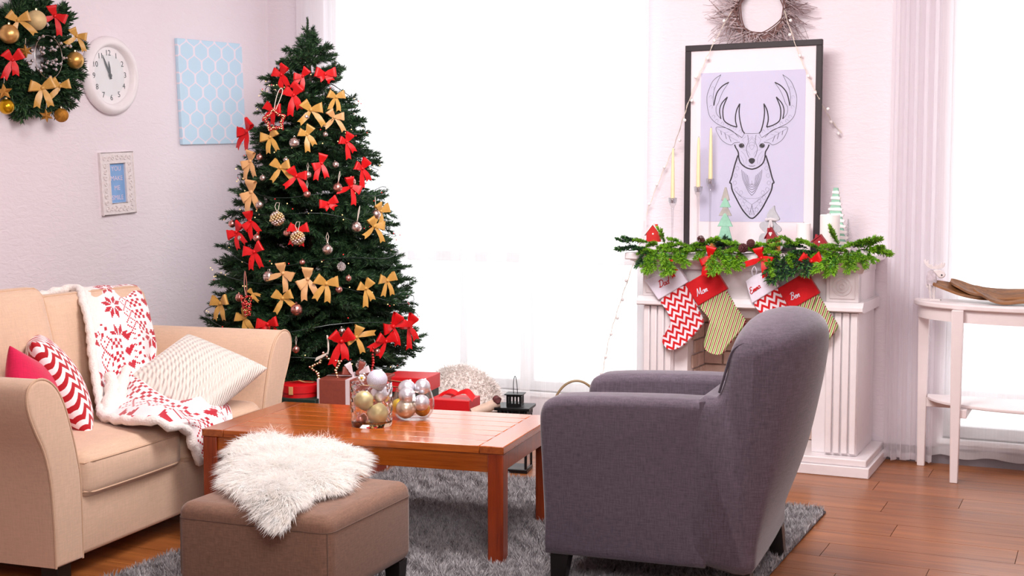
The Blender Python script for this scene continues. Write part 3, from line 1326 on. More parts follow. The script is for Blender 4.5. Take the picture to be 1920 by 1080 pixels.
# back: loft across the width, arched top and bowed rear
secs = []
NB = 36
for k in range(NB + 1):
    u = k / NB
    y = -.003 + (AW + .006) * u
    s = math.sin(math.pi * u) ** .55 if 0 < u < 1 else 0
    e = min(u, 1 - u) * AW
    ins = max(0, .034 - e)
    rr = .034 - math.sqrt(max(0, .034 ** 2 - ins ** 2)) if ins > 0 else 0
    rise = .098 * s
    bow = .150 * s
    pts = [(.50, .20), (.50, .55), (.535, .6965), (.592, .708), (.612, .74), (.626, .79), (.643 - .012 * s, .845 + rise * .55), (.664 + .01 * s, .872 + rise * .85), (.695 + .075 * s, .884 + rise),
           (.728 + bow * .75, .880 + rise * .93), (.750 + bow * .97, .858 + rise * .8), (.753 + bow * 1.05, .80 + rise * .5), (.748 + bow * .85, .64), (.738 + bow * .6, .45), (.722 + bow * .14, .22), (.714 + bow * .05, .13), (.62, .13)]
    q = [(p.x, p.z) for p in catmull([(a, 0, b) for a, b in pts], 3, True)]
    if rr > 0:
        q = inset(q, rr)
    secs.append([(x, y, z) for x, z in q])
MB().loft(secs).build('back', M['chair'], ac, angle=75)
sm = MB()
zz = [(p.x, p.z) for p in catmull([(.605, 0, .722), (.622, 0, .78), (.642, 0, .848), (.664, 0, .876), (.695, 0, .888), (.73, 0, .884), (.752, 0, .862)], 5)]
sm.tube([(x - .002, .018, z + .0015) for x, z in zz], .0045, 6)
sm.build('seam_piping', fabric('mauve_seam', (70, 60, 72), .8), ac)
mb, mp = soft_box(.02, .60, .14, AW - .14, .33, .47, .04, .02)
weld(mb.build('seat_cushion', M['chair'], ac, angle=180))
MB().loft(rbox(.012, .66, .06, AW - .06, .13, .34, .02, 3)).build('seat_base', M['chair'], ac, angle=60)
for x, y, k in ((.05, .07, 1), (.05, AW - .07, 1), (.675, .06, -1), (.69, AW - .055, -1)):
    MB().loft([[(x + dx + sx * w, y + sy * w, z) for sx, sy in ((-1, -1), (1, -1), (1, 1), (-1, 1))] for z, w, dx in ((.012, .024, -.012 * k if k > 0 else .02), (.135, .034, 0))]).build('leg', M['black_wood'], ac, bevel=.003)

# ================================================================== things on the left wall
LR = R(90) - YAW


def wall_thing(name, label, cat, b, z, roll=0, a=0.0):
    o = thing(name, label, cat, RW(a, b, z))
    o.rotation_euler = (0, R(roll), LR)
    return o


def font(body, size, name, m, parent, loc, roll=0, shear=0, spacing=1.0, line=1.0, depth=.0004):
    cu = bpy.data.curves.new('lettering', 'FONT')
    cu.body = body
    cu.size = size
    cu.align_x = 'CENTER'
    cu.align_y = 'CENTER'
    cu.shear = shear
    cu.extrude = depth
    cu.space_line = line
    cu.space_character = spacing
    cu.resolution_u = 3
    tmp = bpy.data.objects.new('lettering', cu)
    COL.objects.link(tmp)
    bpy.context.view_layer.update()
    me = bpy.data.meshes.new_from_object(tmp.evaluated_get(bpy.context.evaluated_depsgraph_get()))
    bpy.data.objects.remove(tmp)
    me.materials.clear()
    me.materials.append(m)
    o = put(name, me, parent)
    o.location = loc
    o.rotation_euler = (R(90), R(roll), 0)
    return o


M['ink'] = plain('black_ink', (40, 40, 48), .6)
M['ink_soft'] = plain('grey_ink', (112, 108, 128), .7)
ck = wall_thing('wall_clock', 'round white wall clock with black numerals between the wreath and blue canvas', 'clock', -1.345, 2.005, -5)
D90 = Matrix.Rotation(R(90), 4, 'X')
rim = [(.001, 0), (.20, 0), (.208, .012), (.206, .03), (.19, .046), (.172, .05), (.160, .042), (.152, .026), (.150, .014), (.001, .012)]
MB().lathe(rim, 64, M=D90).build('rim', M['white_paint'], ck, angle=50)
MB().lathe([(.001, .0135), (.150, .0135), (.150, .012), (.001, .012)], 64, M=D90).build('dial', plain('clock_dial', (226, 224, 226), .35, var=.01), ck, angle=50)
for h in range(1, 13):
    a = R(90 - 30 * h)
    font(str(h), .042, 'numeral', M['ink'], ck, (.118 * math.cos(a), -.0145, .118 * math.sin(a)))
for nm, ang, ln, w in (('hour_hand', 92, .075, .0055), ('minute_hand', 113, .118, .0045)):
    a = R(ang)
    t = Vector((math.cos(a), 0, math.sin(a)))
    s_ = Vector((-math.sin(a), 0, math.cos(a)))
    q = []
    for d, k in ((-.02, 1), (ln * .55, 1.3), (ln, .2)):
        q.append([tuple(t * d + s_ * w * k + Vector((0, y, 0))) for y in (-.017, -.0185)] + [tuple(t * d - s_ * w * k + Vector((0, y, 0))) for y in (-.0185, -.017)])
    MB().loft(q).build(nm, M['ink'], ck, smooth=False)
MB().lathe([(.001, .016), (.011, .016), (.011, .021), (.001, .023)], 16, M=D90).build('hub', M['ink'], ck)
MB().lathe([(.001, .030), (.080, .029), (.153, .026)], 48, M=D90).build('clock_glass', M['glass_thin'], ck)

_t = NT('quatrefoil_print')
_sp = _t.n('ShaderNodeSeparateXYZ')
_t.l(_t.coords(), _sp.inputs[0])
PW, PH = .128, .157
_pp = _t.n('ShaderNodeMath', operation='PINGPONG')
_t.l(_t.math('ADD', _sp.outputs[0], 2.56 + .03), _pp.inputs[0])
_pp.inputs[1].default_value = PW / 2
_c = _t.math('COSINE', _t.math('MULTIPLY', _sp.outputs[2], 2 * math.pi / PH))
_s = _t.math('MAXIMUM', _t.math('MINIMUM', _t.math('MULTIPLY', _c, 1.12), 1.0), -1.0)
_s = _t.math('SINE', _t.math('MULTIPLY', _s, math.pi / 2))
_xb = _t.math('MULTIPLY', _t.math('ADD', _s, 1.0), PW / 4)
_d = _t.math('ABSOLUTE', _t.math('SUBTRACT', _pp.outputs[0], _xb))
_t.color(_t.mix(_t.math('LESS_THAN', _d, .0082), lin((196, 224, 242)), lin((236, 228, 240))))
_t.val('Roughness', .7)
cv_ = wall_thing('canvas_print', 'light blue canvas with white quatrefoil lattice right of the clock', 'canvas', -.484, 1.975, -2.9)
MB().box(-.301, .301, -.022, 0, -.303, .303).build('canvas', _t.m, cv_, bevel=.003)

fr = wall_thing('photo_frame', 'small white carved frame with blue lettered card below the clock', 'picture frame', -1.30, 1.432, -3.5)
M['frame_white'] = plain('carved_white', (232, 222, 222), .6, var=.06, scale=60)
fm = MB()
for x0, x1, z0, z1 in ((-.128, .128, .105, .168), (-.128, .128, -.168, -.105), (-.128, -.06, -.105, .105), (.06, .128, -.105, .105)):
    fm.box(x0, x1, -.016, 0, z0, z1)
fm.build('moulding', M['frame_white'], fr, bevel=.002)
ed = MB()
for q, r_ in (((.126, .166), .0045), ((.062, .107), .004)):
    ed.tube([(-q[0], -.017, -q[1]), (q[0], -.017, -q[1]), (q[0], -.017, q[1]), (-q[0], -.017, q[1])], r_, 6, closed=True)
ed.build('beading', M['frame_white'], fr)
sc = MB()
rg = random.Random(3)
spots = [(x * .031, s * .137) for x in range(-3, 4) for s in (-1, 1)] + [(s * .094, z * .033) for z in range(-3, 4) for s in (-1, 1)]
for x, z in spots:
    a0 = rg.uniform(0, 6.3)
    sg = rg.choice((-1, 1))
    pts = []
    for k in range(12):
        a = a0 + sg * k * .62
        rr = .015 * (1 - k / 15)
        pts.append((x + rr * math.cos(a), -.018, z + rr * math.sin(a)))
    sc.tube(pts, .0032, 5)
stuff(sc.build('carving', M['frame_white'], fr))
MB().box(-.06, .06, -.006, -.002, -.105, .105).build('card', plain('blue_card', (132, 172, 220), .7), fr)
M['pink_ink'] = plain('pale_pink_ink', (224, 206, 226), .7)
for i, wd in enumerate(('YOU', 'MAKE', 'ME', 'SMILE')):
    font(wd, .036, 'lettering', M['pink_ink'], fr, (.0, -.0065, .078 - i * .052), spacing=1.0)

# ================================================================== conifer sprays


def fir_mesh(name, mats, L, twigs, needle, dens, width, seed, droop=.10, spread=55, flat=.55, tipmix=.3, stem=.003):
    """one branch along +x: stem, side twigs and needles in one mesh"""
    rg = np.random.default_rng(seed)
    mb = MB()
    axes = []

    def line(p0, d, ln, r):
        pts = []
        d = np.array(d, float)
        d /= np.linalg.norm(d)
        p = np.array(p0, float)
        st = 6
        for k in range(st + 1):
            pts.append(p.copy())
            d = d + np.array([0, 0, -droop / st]) + rg.normal(0, .02, 3)
            d /= np.linalg.norm(d)
            p = p + d * ln / st
        axes.append(np.array(pts))
        mb.tube(pts, [r * (1 - .7 * k / st) for k in range(st + 1)], 4)
    line((0, 0, 0), (1, 0, .08), L, stem)
    main = axes[0]
    for k in range(twigs):
        t = .18 + .74 * (k + .5) / twigs
        i = min(5, int(t * 6))
        p = main[i] + (main[i + 1] - main[i]) * (t * 6 - i)
        s = 1 if k % 2 else -1
        a = R(spread) * rg.uniform(.75, 1.2)
        ln = L * (.46 * (1 - t) + .17) * rg.uniform(.8, 1.2)
        line(p, (math.cos(a), s * math.sin(a), rg.uniform(-.15, .32)), ln, stem * .6)
    V, F, MI = [], [], []
    base_i = 0
    allp = []
    for q in axes:
        ln = np.linalg.norm(np.diff(q, axis=0), axis=1).sum()
        n = int(ln * dens)
        t = rg.uniform(.06, 1.0, n) * 5.999
        i = t.astype(int)
        f = (t - i)[:, None]
        P = q[i] * (1 - f) + q[i + 1] * f
        D = q[i + 1] - q[i]
        D /= np.linalg.norm(D, axis=1)[:, None]
        rd = rg.normal(0, 1, (n, 3))
        rd[:, 2] = rd[:, 2] * flat + .12
        rd -= D * (rd * D).sum(1)[:, None]
        rd /= np.linalg.norm(rd, axis=1)[:, None]
        end = t / 6
        w = .55 + .9 * end ** 3
        N_ = rd * (1 - .45 * end[:, None] ** 4) + D * w[:, None]
        N_ /= np.linalg.norm(N_, axis=1)[:, None]
        ll = needle * rg.uniform(.7, 1.1, n)[:, None]
        S = np.cross(N_, rg.normal(0, 1, (n, 3)))
        S /= np.linalg.norm(S, axis=1)[:, None]
        allp.append((P - S * width, P + S * width, P + N_ * ll * .6 + S * width * .8, P + N_ * ll, P + N_ * ll * .6 - S * width * .8, end))
    nb = len(mb.v)
    nf = len(mb.f)
    vs = list(mb.v)
    fs = list(mb.f)
    mi = [0] * nf
    for A, B, Cc, Dd, E_, end in allp:
        n = len(A)
        st = len(vs)
        arr = np.stack([A, B, Cc, Dd, E_], 1).reshape(-1, 3)
        vs += [tuple(v) for v in arr]
        for k in range(n):
            o = st + 5 * k
            fs.append((o, o + 1, o + 2, o + 3, o + 4))
            mi.append(2 if rg.random() < tipmix * (.4 + end[k]) else 1)
    me = bpy.data.meshes.new(name)
    me.from_pydata(vs, [], fs)
    for m in mats:
        me.materials.append(m)
    me.polygons.foreach_set('material_index', mi)
    me.update()
    return me


# ================================================================== christmas tree
TX, TY = -1.085, 6.92
tree = thing('christmas_tree', 'tall decorated green artificial christmas tree standing in the corner', 'christmas tree', (TX, TY, 0))
PROF = [(.36, .34), (.45, .50), (.56, .575), (.69, .575), (.85, .535), (.98, .50), (1.27, .435), (1.56, .355), (1.845, .265), (1.99, .20), (2.13, .125), (2.20, .06), (2.28, .02)]


def tree_r(z):
    if z <= PROF[0][0]:
        return PROF[0][1]
    for (z0, r0), (z1, r1) in zip(PROF, PROF[1:]):
        if z <= z1:
            return r0 + (r1 - r0) * (z - z0) / (z1 - z0)
    return .02


MB().tube([(0, 0, .03), (0, 0, .8), (.01, 0, 1.6), (.0, 0, 2.18)], [.028, .024, .016, .006], 8).build('trunk', M['bark'], tree)
st = MB()
for k in range(4):
    a = k * math.pi / 2 + .4
    st.tube([(0, 0, .10), (.16 * math.cos(a), .16 * math.sin(a), .055), (.27 * math.cos(a), .27 * math.sin(a), .012)], .011, 6)
st.tube([(0, 0, .012), (0, 0, .2)], .034, 10)
st.build('stand', M['wire_green'], tree)
FM = [M['bark'], M['needle'], M['needle_tip']]
BR = {}
for key, L, tw in (('l', .60, 12), ('m', .42, 9), ('s', .26, 7), ('t', .13, 5)):
    BR[key] = [fir_mesh('branch_%s%d' % (key, i), FM, L, tw, .034, 1200, .0018, 10 + i * 7 + len(key) + int(L * 100), spread=52) for i in range(2)]
LEN = {'l': .60, 'm': .42, 's': .26, 't': .13}
rg = random.Random(11)
nb = 0
z = .42
lev = 0
while z < 2.16:
    r = tree_r(z) * .955
    key = 'l' if r > .46 else 'm' if r > .29 else 's' if r > .15 else 't'
    cnt = max(5, int(round(2 * math.pi * r / .222)))
    ph = rg.uniform(0, 6.28)
    for k in range(cnt):
        az = ph + 2 * math.pi * k / cnt + rg.uniform(-.16, .16)
        rr = r * rg.uniform(.86, 1.04)
        o = put('branch', BR[key][rg.randrange(2)], tree)
        s_ = rr / LEN[key]
        o.scale = (s_, min(1.25, max(.9, s_)), min(1.2, max(.9, s_)))
        o.location = (.012 * math.cos(az), .012 * math.sin(az), z + rg.uniform(-.045, .045))
        tilt = (-.12 + .42 * ((z - .4) / 1.75) ** 1.6) + rg.uniform(-.2, .2)
        o.rotation_euler = (rg.uniform(-.5, .5), -tilt, az)
        nb += 1
    z += .072 if z < 1.5 else .066
    lev += 1
for k in range(9):
    az = k * 2.4
    o = put('branch', BR['t'][k % 2], tree)
    o.location = (0, 0, 2.06 + .012 * k)
    o.rotation_euler = (0, -R(35 + 5 * k), az)
    o.scale = (.8, .8, .8)
    nb += 1
lead = fir_mesh('leader', FM, .17, 0, .020, 2600, .0012, 5, droop=0, stem=.004)
o = put('branch', lead, tree)
o.location = (0, 0, 2.135)
o.rotation_euler = (0, -R(88), 0)
print('branches', nb)


def on_tree(px, py, out=.0):
    """where the line of sight first meets the tree's outer shell, else its closest pass"""
    d = ray(px, py)
    best = None
    Y = 5.9
    while Y < 6.95:
        P = _C + d * (Y / d.y)
        q = math.hypot(P.x - TX, P.y - TY) - (tree_r(P.z) * .97 + out)
        if q < 0:
            return P
        if best is None or q < best[0]:
            best = (q, P)
        Y += .005
    return best[1]


# wires and tiny bulbs wound round the tree
ls = thing('string_lights', 'dark green string of tiny lights wound around the christmas tree', 'string lights', (TX, TY, 0))
wp, bulbs = [], []
rg = random.Random(5)
turns = 9
for k in range(turns * 30 + 1):
    t = k / (turns * 30)
    zz = 2.05 - 1.55 * t
    az = t * turns * 2 * math.pi
    zz += .045 * math.sin(az * 1.5 + 2 * t) + .02 * math.sin(az * 4)
    rr = tree_r(zz) * (.985 + .03 * math.sin(az * 2.3)) + .004
    wp.append((rr * math.cos(az), rr * math.sin(az), zz))
MB().tube(wp, .0022, 4).build('wire', M['wire_green'], ls)
M['bulb'] = glow('warm_bulb', (255, 216, 150), 1.0)
M['bulb_red'] = glow('red_bulb', (220, 40, 40), .6)
wb_, rb_ = MB(), MB()
for k in range(260):
    i = rg.randrange(1, len(wp) - 1)
    p = Vector(wp[i]) + Vector((rg.uniform(-.03, .03), rg.uniform(-.03, .03), rg.uniform(-.03, .03)))
    (wb_ if rg.random() < .7 else rb_).sphere(p, .0032, 6, 4)
stuff(wb_.build('bulbs', M['bulb'], ls))
stuff(rb_.build('bulbs', M['bulb_red'], ls))


# ------------------------------------------------------------------ bows


def ribbon(path, widths, wdir, cut=0, crown=.03):
    rows = []
    n = len(path)
    for k in range(n):
        p = Vector(path[k])
        row = []
        for j in range(5):
            q = (j - 2) / 2
            w = wdir[k] if isinstance(wdir, list) else wdir
            pt = p + w * (q * widths[k] / 2) + Vector((0, -crown * (1 - q * q) * widths[k], 0))
            if cut and k == n - 1:
                t = (Vector(path[-1]) - Vector(path[-2])).normalized()
                pt += t * cut * (abs(q) - .5)
            row.append(tuple(pt))
        rows.append(row)
    return MB().grid(rows)


def bow_loop(name, ang, L, w, m, rg):
    a = R(ang)
    d = Vector((math.cos(a), 0, math.sin(a)))
    wd = Vector((-math.sin(a), 0, math.cos(a)))
    path, ws = [], []
    for k in range(15):
        t = k / 14
        s = math.sin(math.pi * t)
        out = L * (s ** .8)
        y = -.03 - .15 * math.sin(2 * math.pi * t) * (.6 + .4 * s) - .10 * s
        path.append(d * out + Vector((0, y, 0)) + wd * .05 * math.sin(2.2 * t + rg.random()))
        ws.append(w * (.32 + .68 * s ** .7) * (1 + .1 * rg.uniform(-1, 1) * s))
    return ribbon(path, ws, wd).mesh(name, m, 180)


def bow_tail(name, ang, L, w, m, bend, rg):
    path, ws, wds = [], [], []
    a = R(ang)
    p = Vector((0, -.02, 0))
    for k in range(10):
        t = k / 9
        aa = a + R(bend) * t
        d = Vector((math.cos(aa), 0, math.sin(aa)))
        path.append(p.copy())
        wds.append(Vector((-math.sin(aa), .25 * math.sin(4 * t + rg.random() * .6), math.cos(aa))))
        ws.append(w * (.35 + .65 * min(1, t * 2.2)))
        p = p + d * L / 9 + Vector((0, -.02 * math.sin(5 * t), 0))
    return ribbon(path, ws, wds, cut=.34 * w).mesh(name, m, 180)


BOWS = {}
SPECS = {  # loop left/right angle, length, width ; tails (angle, length, bend) ; width
    'A': ((162, .54, .52), (22, .54, .52), (-120, .86, 20), (-64, .82, -18), .27),
    'B': ((148, .50, .50), (48, .55, .55), (-102, 1.0, 8), (-54, .74, -25), .31),
    'C': ((188, .54, .46), (62, .52, .54), (-135, .98, 30), (-78, .82, -10), .28),
    'D': ((132, .50, .48), (8, .54, .48), (-122, .80, -15), (-38, .92, -25), .26),
    'E': ((168, .55, .52), (12, .55, .52), (-140, .42, 5), (-44, .46, -5), .36),
}


def bow(name, kind, mkey, P, size, roll, label, cat, group, yaw=0, narrow=1.0):
    key = (kind, mkey)
    rg_ = random.Random(len(BOWS) * 13 + 5)
    root = thing(name, label, cat, P, 0, group)
    if key not in BOWS:
        l, r, t1, t2, w = SPECS[kind]
        m = M[mkey]
        kn = MB()
        kn.sphere((0, -.06, 0), .085, 10, 8)
        BOWS[key] = [('loop', bow_loop('loop', *l, m, rg_)), ('loop', bow_loop('loop', *r, m, rg_)),
                     ('tail', bow_tail('tail', t1[0], t1[1], w, m, t1[2], rg_)), ('tail', bow_tail('tail', t2[0], t2[1], w, m, t2[2], rg_)),
                     ('knot', kn.mesh('knot', m, 180))]
    for nm, me in BOWS[key]:
        put(nm, me, root)
    root.matrix_basis = Matrix.Translation(P) @ Matrix.Rotation(yaw, 4, 'Z') @ Matrix.Rotation(R(-roll), 4, 'Y') @ Matrix.Diagonal((size * narrow, size * .8, size, 1))
    return root


def face_yaw(P):
    """turned outward from the tree, but mostly toward the room"""
    az = math.atan2(P.y - TY, P.x - TX)
    dev = az + math.pi / 2
    dev = (dev + math.pi) % (2 * math.pi) - math.pi
    return max(-1.0, min(1.0, dev * .7))


PXM = 6.5 / 2400      # metres per photo pixel at the tree's near surface
RED, GOLD, PEACH = 'red_satin', 'gold_satin', 'peach_satin'
TB = [  # px, py, size px, kind, material, roll, label
    (528, 140, 40, 'B', RED, 8, 'red bow near the tree top, leftmost of the uppermost row of three red bows'),
    (568, 143, 36, 'C', RED, -12, 'red bow near the tree top, middle one of the uppermost row of three'),
    (610, 139, 42, 'E', RED, -4, 'red bow near the tree top, rightmost of the uppermost row of three'),
    (551, 178, 44, 'B', RED, -2, 'red bow with long broad tails just right of the beaded star cord'),
    (512, 206, 38, 'A', RED, -20, 'red bow tucked behind the red beaded star'),
    (464, 246, 50, 'C', RED, -10, 'red bow with a long tail at the left tree edge beside the blue canvas'),
    (650, 266, 36, 'B', RED, 14, 'red bow at the right tree edge below the upper gold bows'),
    (603, 306, 38, 'C', RED, 12, 'red bow left of a silver bell, upper middle of the tree'),
    (556, 330, 42, 'D', RED, -10, 'red bow with spread tails beside the silver bell at mid-height of the tree'),
    (679, 316, 40, 'B', RED, 6, 'red bow at the right tree edge above the one with a long pointed tail'),
    (658, 350, 42, 'D', RED, -34, 'red bow with a long pointed tail, right of two rose bells'),
    (616, 381, 36, 'E', RED, 12, 'short red bow without long tails in the middle of the tree'),
    (470, 414, 40, 'C', RED, 38, 'red bow stretched diagonally at the left tree edge, upper of two there'),
    (444, 435, 42, 'A', RED, 30, 'red bow at the left tree edge between rose and silver bells'),
    (477, 472, 44, 'A', RED, 10, 'red bow with two even tails on the lower left of the tree'),
    (560, 432, 40, 'A', RED, -8, 'red bow behind the lower pearl cluster ball'),
    (502, 608, 42, 'E', RED, 2, 'red bow peeking just above the sofa arm'),
    (640, 640, 52, 'B', RED, -14, 'large red bow low on the tree under a gold bow'),
    (737, 612, 52, 'D', RED, 52, 'red bow with a long tail pointing left, low on the right of the tree'),
    (766, 612, 48, 'B', RED, 8, 'red bow at the lower right tip of the tree'),
    (724, 640, 44, 'C', RED, -40, 'lowest red bow on the right, hanging above the red bead string'),
    (583, 206, 46, 'D', GOLD, -2, 'gold bow above a small silver bell near the top of the tree'),
    (630, 182, 36, 'A', GOLD, -8, 'gold bow at the upper right tree edge, higher of two there'),
    (627, 220, 38, 'D', PEACH, -6, 'peach-gold bow at the upper right tree edge, lower of two there'),
    (507, 257, 40, 'A', GOLD, 14, 'gold bow just below the red beaded star'),
    (576, 252, 36, 'B', GOLD, 10, 'gold bow right of the large silver bell in the upper tree'),
    (470, 302, 42, 'C', PEACH, 12, 'peach-gold bow on the upper left edge beside a rose bell'),
    (526, 314, 42, 'D', GOLD, 4, 'gold bow under a little silver bell in the upper middle of the tree'),
    (472, 360, 48, 'C', PEACH, 20, 'peach-gold bow with a wide tail at mid-height on the left edge'),
    (714, 396, 38, 'B', GOLD, -30, 'gold bow behind the silver bell at the right tree edge'),
    (702, 424, 42, 'D', GOLD, -12, 'gold bow with a thin curving tail left of the silver bell at the right edge'),
    (531, 512, 44, 'D', PEACH, -34, 'peach bow with a round loop beside the big silver bell, lower left'),
    (577, 523, 46, 'C', PEACH, 22, 'peach satin bow in the centre of the row of gold bows, lower tree'),
    (612, 532, 46, 'A', GOLD, -16, 'gold bow right of the peach satin bow, lower middle of the tree'),
    (726, 526, 40, 'A', GOLD, 2, 'gold bow at the lower right edge, rightmost of the gold bows'),
    (686, 541, 38, 'B', GOLD, 6, 'small gold bow on the lower right, left of the rightmost gold bow'),
    (530, 559, 42, 'D', GOLD, 12, 'gold bow upper left of the largest rose bell'),
    (414, 569, 44, 'A', GOLD, -2, 'gold bow at the far lower left tip of the tree beside the grey wall'),
    (458, 597, 38, 'B', GOLD, 16, 'gold bow just above the sofa arm, below the red beaded cone'),
    (474, 550, 22, 'C', GOLD, 70, 'narrow upright gold bow behind the red beaded cone'),
    (668, 632, 44, 'D', GOLD, 60, 'pale gold bow lying on the large red bow low on the tree'),
]
for px, py, s, kind, mk, roll, lab in TB:
    P = on_tree(px, py, .055)
    bow('red_bow' if mk == RED else 'gold_bow', kind, mk, P, s * PXM * .90, roll, lab, 'bow', 'bows on the christmas tree', face_yaw(P))

# ------------------------------------------------------------------ jingle bells


def bell_parts(mkey, crumple=False):
    m = M[mkey]
    sh = MB().sphere((0, 0, 0), .5, 24, 14).mesh('shell', m, 180)
    bd = MB().tube([(.502 * math.cos(a * math.pi / 16), .502 * math.sin(a * math.pi / 16), .02) for a in range(32)], .014, 5, closed=True)
    sl = bd.mesh('seam', M['dark_slot'])
    ho = MB()
    for a in (-100, -40, 30, 110, 190):
        for zz in (.24, -.26):
            r_ = math.sqrt(.25 - zz * zz)
            c = Vector((r_ * math.cos(R(a + zz * 60)), r_ * math.sin(R(a + zz * 60)), zz))
            ho.sphere(c * .97, .06, 8, 6)
    hol = ho.mesh('slots', M['dark_slot'])
    lp = MB().tube([(.09 * math.cos(a * math.pi / 6), 0, .55 + .09 * math.sin(a * math.pi / 6)) for a in range(12)], .022, 5, closed=True).mesh('ring', m)
    return [('shell', sh), ('seam', sl), ('slots', hol), ('ring', lp)]


BELL = {k: bell_parts(k) for k in ('silver', 'rose', 'foil')}
BL = [  # px, py, diameter px, material, cord px, label
    (552, 268, 20, 'silver', 0, 'largest silver bell in the upper third of the tree, left of a gold bow'),
    (574, 219, 13, 'silver', 0, 'small silver bell just below the uppermost middle gold bow'),
    (610, 252, 10, 'silver', 0, 'tiny silver bell on the upper right, alone among the needles'),
    (487, 295, 13, 'rose', 0, 'rose bell on the upper left beside a peach-gold bow'),
    (536, 300, 10, 'silver', 0, 'tiny silver bell on top of the upper middle gold bow'),
    (629, 309, 13, 'silver', 0, 'silver bell right of a red bow in the upper right of the tree'),
    (577, 328, 15, 'silver', 14, 'silver bell at the tip of the red bow with spread tails'),
    (493, 334, 12, 'silver', 0, 'small silver bell between two peach-gold bows on the left'),
    (633, 352, 19, 'rose', 20, 'rose bell hanging from a pink loop left of the long-tailed red bow'),
    (659, 341, 17, 'rose', 0, 'rose bell half hidden above the red bow with a pointed tail'),
    (576, 364, 14, 'rose', 18, 'small rose bell on a grey cord in the middle of the tree'),
    (487, 384, 15, 'silver', 0, 'silver bell upper left of the first pearl cluster ball'),
    (705, 402, 19, 'silver', 22, 'silver bell at the right tree edge in front of a gold bow'),
    (668, 426, 21, 'silver', 28, 'large silver bell on a long cord, right half of the tree'),
    (435, 420, 14, 'rose', 0, 'rose bell at the left tree edge above a red bow'),
    (538, 437, 14, 'rose', 0, 'rose bell just left of the lower pearl cluster ball'),
    (451, 446, 12, 'silver', 0, 'small silver bell under the red bow at the left tree edge'),
    (482, 446, 15, 'rose', 0, 'rose bell above the red bow with two even tails'),
    (614, 468, 20, 'silver', 20, 'large silver bell below and right of the lower pearl cluster ball'),
    (567, 492, 11, 'rose', 0, 'tiny pale rose bell above the peach satin bow'),
    (640, 500, 17, 'foil', 0, 'bright crumpled-foil silver ball in the lower right of the tree'),
    (504, 519, 22, 'silver', 0, 'big silver bell left of the round-looped peach bow'),
    (653, 522, 12, 'rose', 0, 'small rose bell just below the crumpled-foil ball'),
    (635, 543, 14, 'rose', 0, 'rose bell right of the gold bow, lower middle of the tree'),
    (449, 558, 16, 'rose', 0, 'rose bell at the left of the red beaded cone'),
    (556, 581, 23, 'rose', 0, 'largest rose bell, low in the tree beside a gold bow'),
    (555, 655, 14, 'rose', 16, 'rose bell hanging low, right of the sofa arm'),
    (641, 621, 13, 'silver', 0, 'silver bell on top of the large red bow low on the tree'),
    (677, 684, 21, 'foil', 0, 'shiny foil ball low above the brown gift box'),
    (707, 659, 12, 'rose', 16, 'small rose bell at the top of the red bead string'),
]
for px, py, d, mk, cord, lab in BL:
    P = on_tree(px, py, .04)
    root = thing('jingle_bell' if mk != 'foil' else 'foil_ball', lab, 'bell' if mk != 'foil' else 'bauble', P, 0, 'bells and balls on the christmas tree')
    for nm, me in BELL[mk]:
        if mk == 'foil' and nm in ('seam', 'slots'):
            continue
        put(nm, me, root)
    s = d * PXM
    root.matrix_basis = Matrix.Translation(P) @ Matrix.Rotation(random.uniform(0, 6), 4, 'Z') @ Matrix.Rotation(random.uniform(-.25, .25), 4, 'X') @ Matrix.Diagonal((s, s, s, 1))
    if cord:
        hgt = cord / d
        MB().tube([(0, 0, .6), (-.12, 0, .6 + hgt * .6), (0, 0, .6 + hgt), (.12, 0, .6 + hgt * .6), (0, 0, .6)], .03, 4).build('cord', M['cord'], root)

# pearl cluster balls, beaded stars, bead strings
for px, py, lab in ((520, 410, 'ball of gold and silver pearls, upper left of the two pearl balls'), (558, 446, 'ball of silver pearls in front of a red bow, lower right of the two')):
    P = on_tree(px, py, .07)
    o = thing('pearl_ball', lab, 'bauble', P, 0, 'pearl balls on the christmas tree')
    s = 14 * PXM
    a_, b_ = MB(), MB()
    for k in range(70):
        zz = 1 - 2 * (k + .5) / 70
        r_ = math.sqrt(1 - zz * zz)
        c = (s * .84 * r_ * math.cos(k * 2.39996), s * .84 * r_ * math.sin(k * 2.39996), s * .84 * zz)
        (a_ if (k * 7) % 5 < 3 else b_).sphere(c, s * .19, 8, 6)
    stuff(a_.build('pearls', M['champagne'], o))
    stuff(b_.build('pearls', M['silver'], o))
    MB().tube([(0, 0, s * .8), (-.012, 0, s * 1.6), (-.004, 0, s * 2.1), (.012, 0, s * 2.1), (.008, 0, s * 1.5), (0, 0, s * .8)], .0016, 4).build('cord', M['cord'], o)


def star_pts(r0, r1, n=5, rot=90):
    return [((r0 if k % 2 == 0 else r1) * math.cos(R(rot + 180 * k / n)), (r0 if k % 2 == 0 else r1) * math.sin(R(rot + 180 * k / n))) for k in range(2 * n)]


def bead_path(mb, pts, r, step, thick, rg, closed=True):
    n = len(pts)
    for i in range(n if closed else n - 1):
        a, b = Vector(pts[i]), Vector(pts[(i + 1) % n])
        m = max(1, int((b - a).length / step))
        for k in range(m):
            p = a.lerp(b, k / m)
            for q in range(thick):
                mb.sphere(p + Vector((rg.uniform(-1, 1), rg.uniform(-1, 1), rg.uniform(-1, 1))) * r * (.9 if thick > 1 else .15), r * rg.uniform(.8, 1.1), 7, 5)


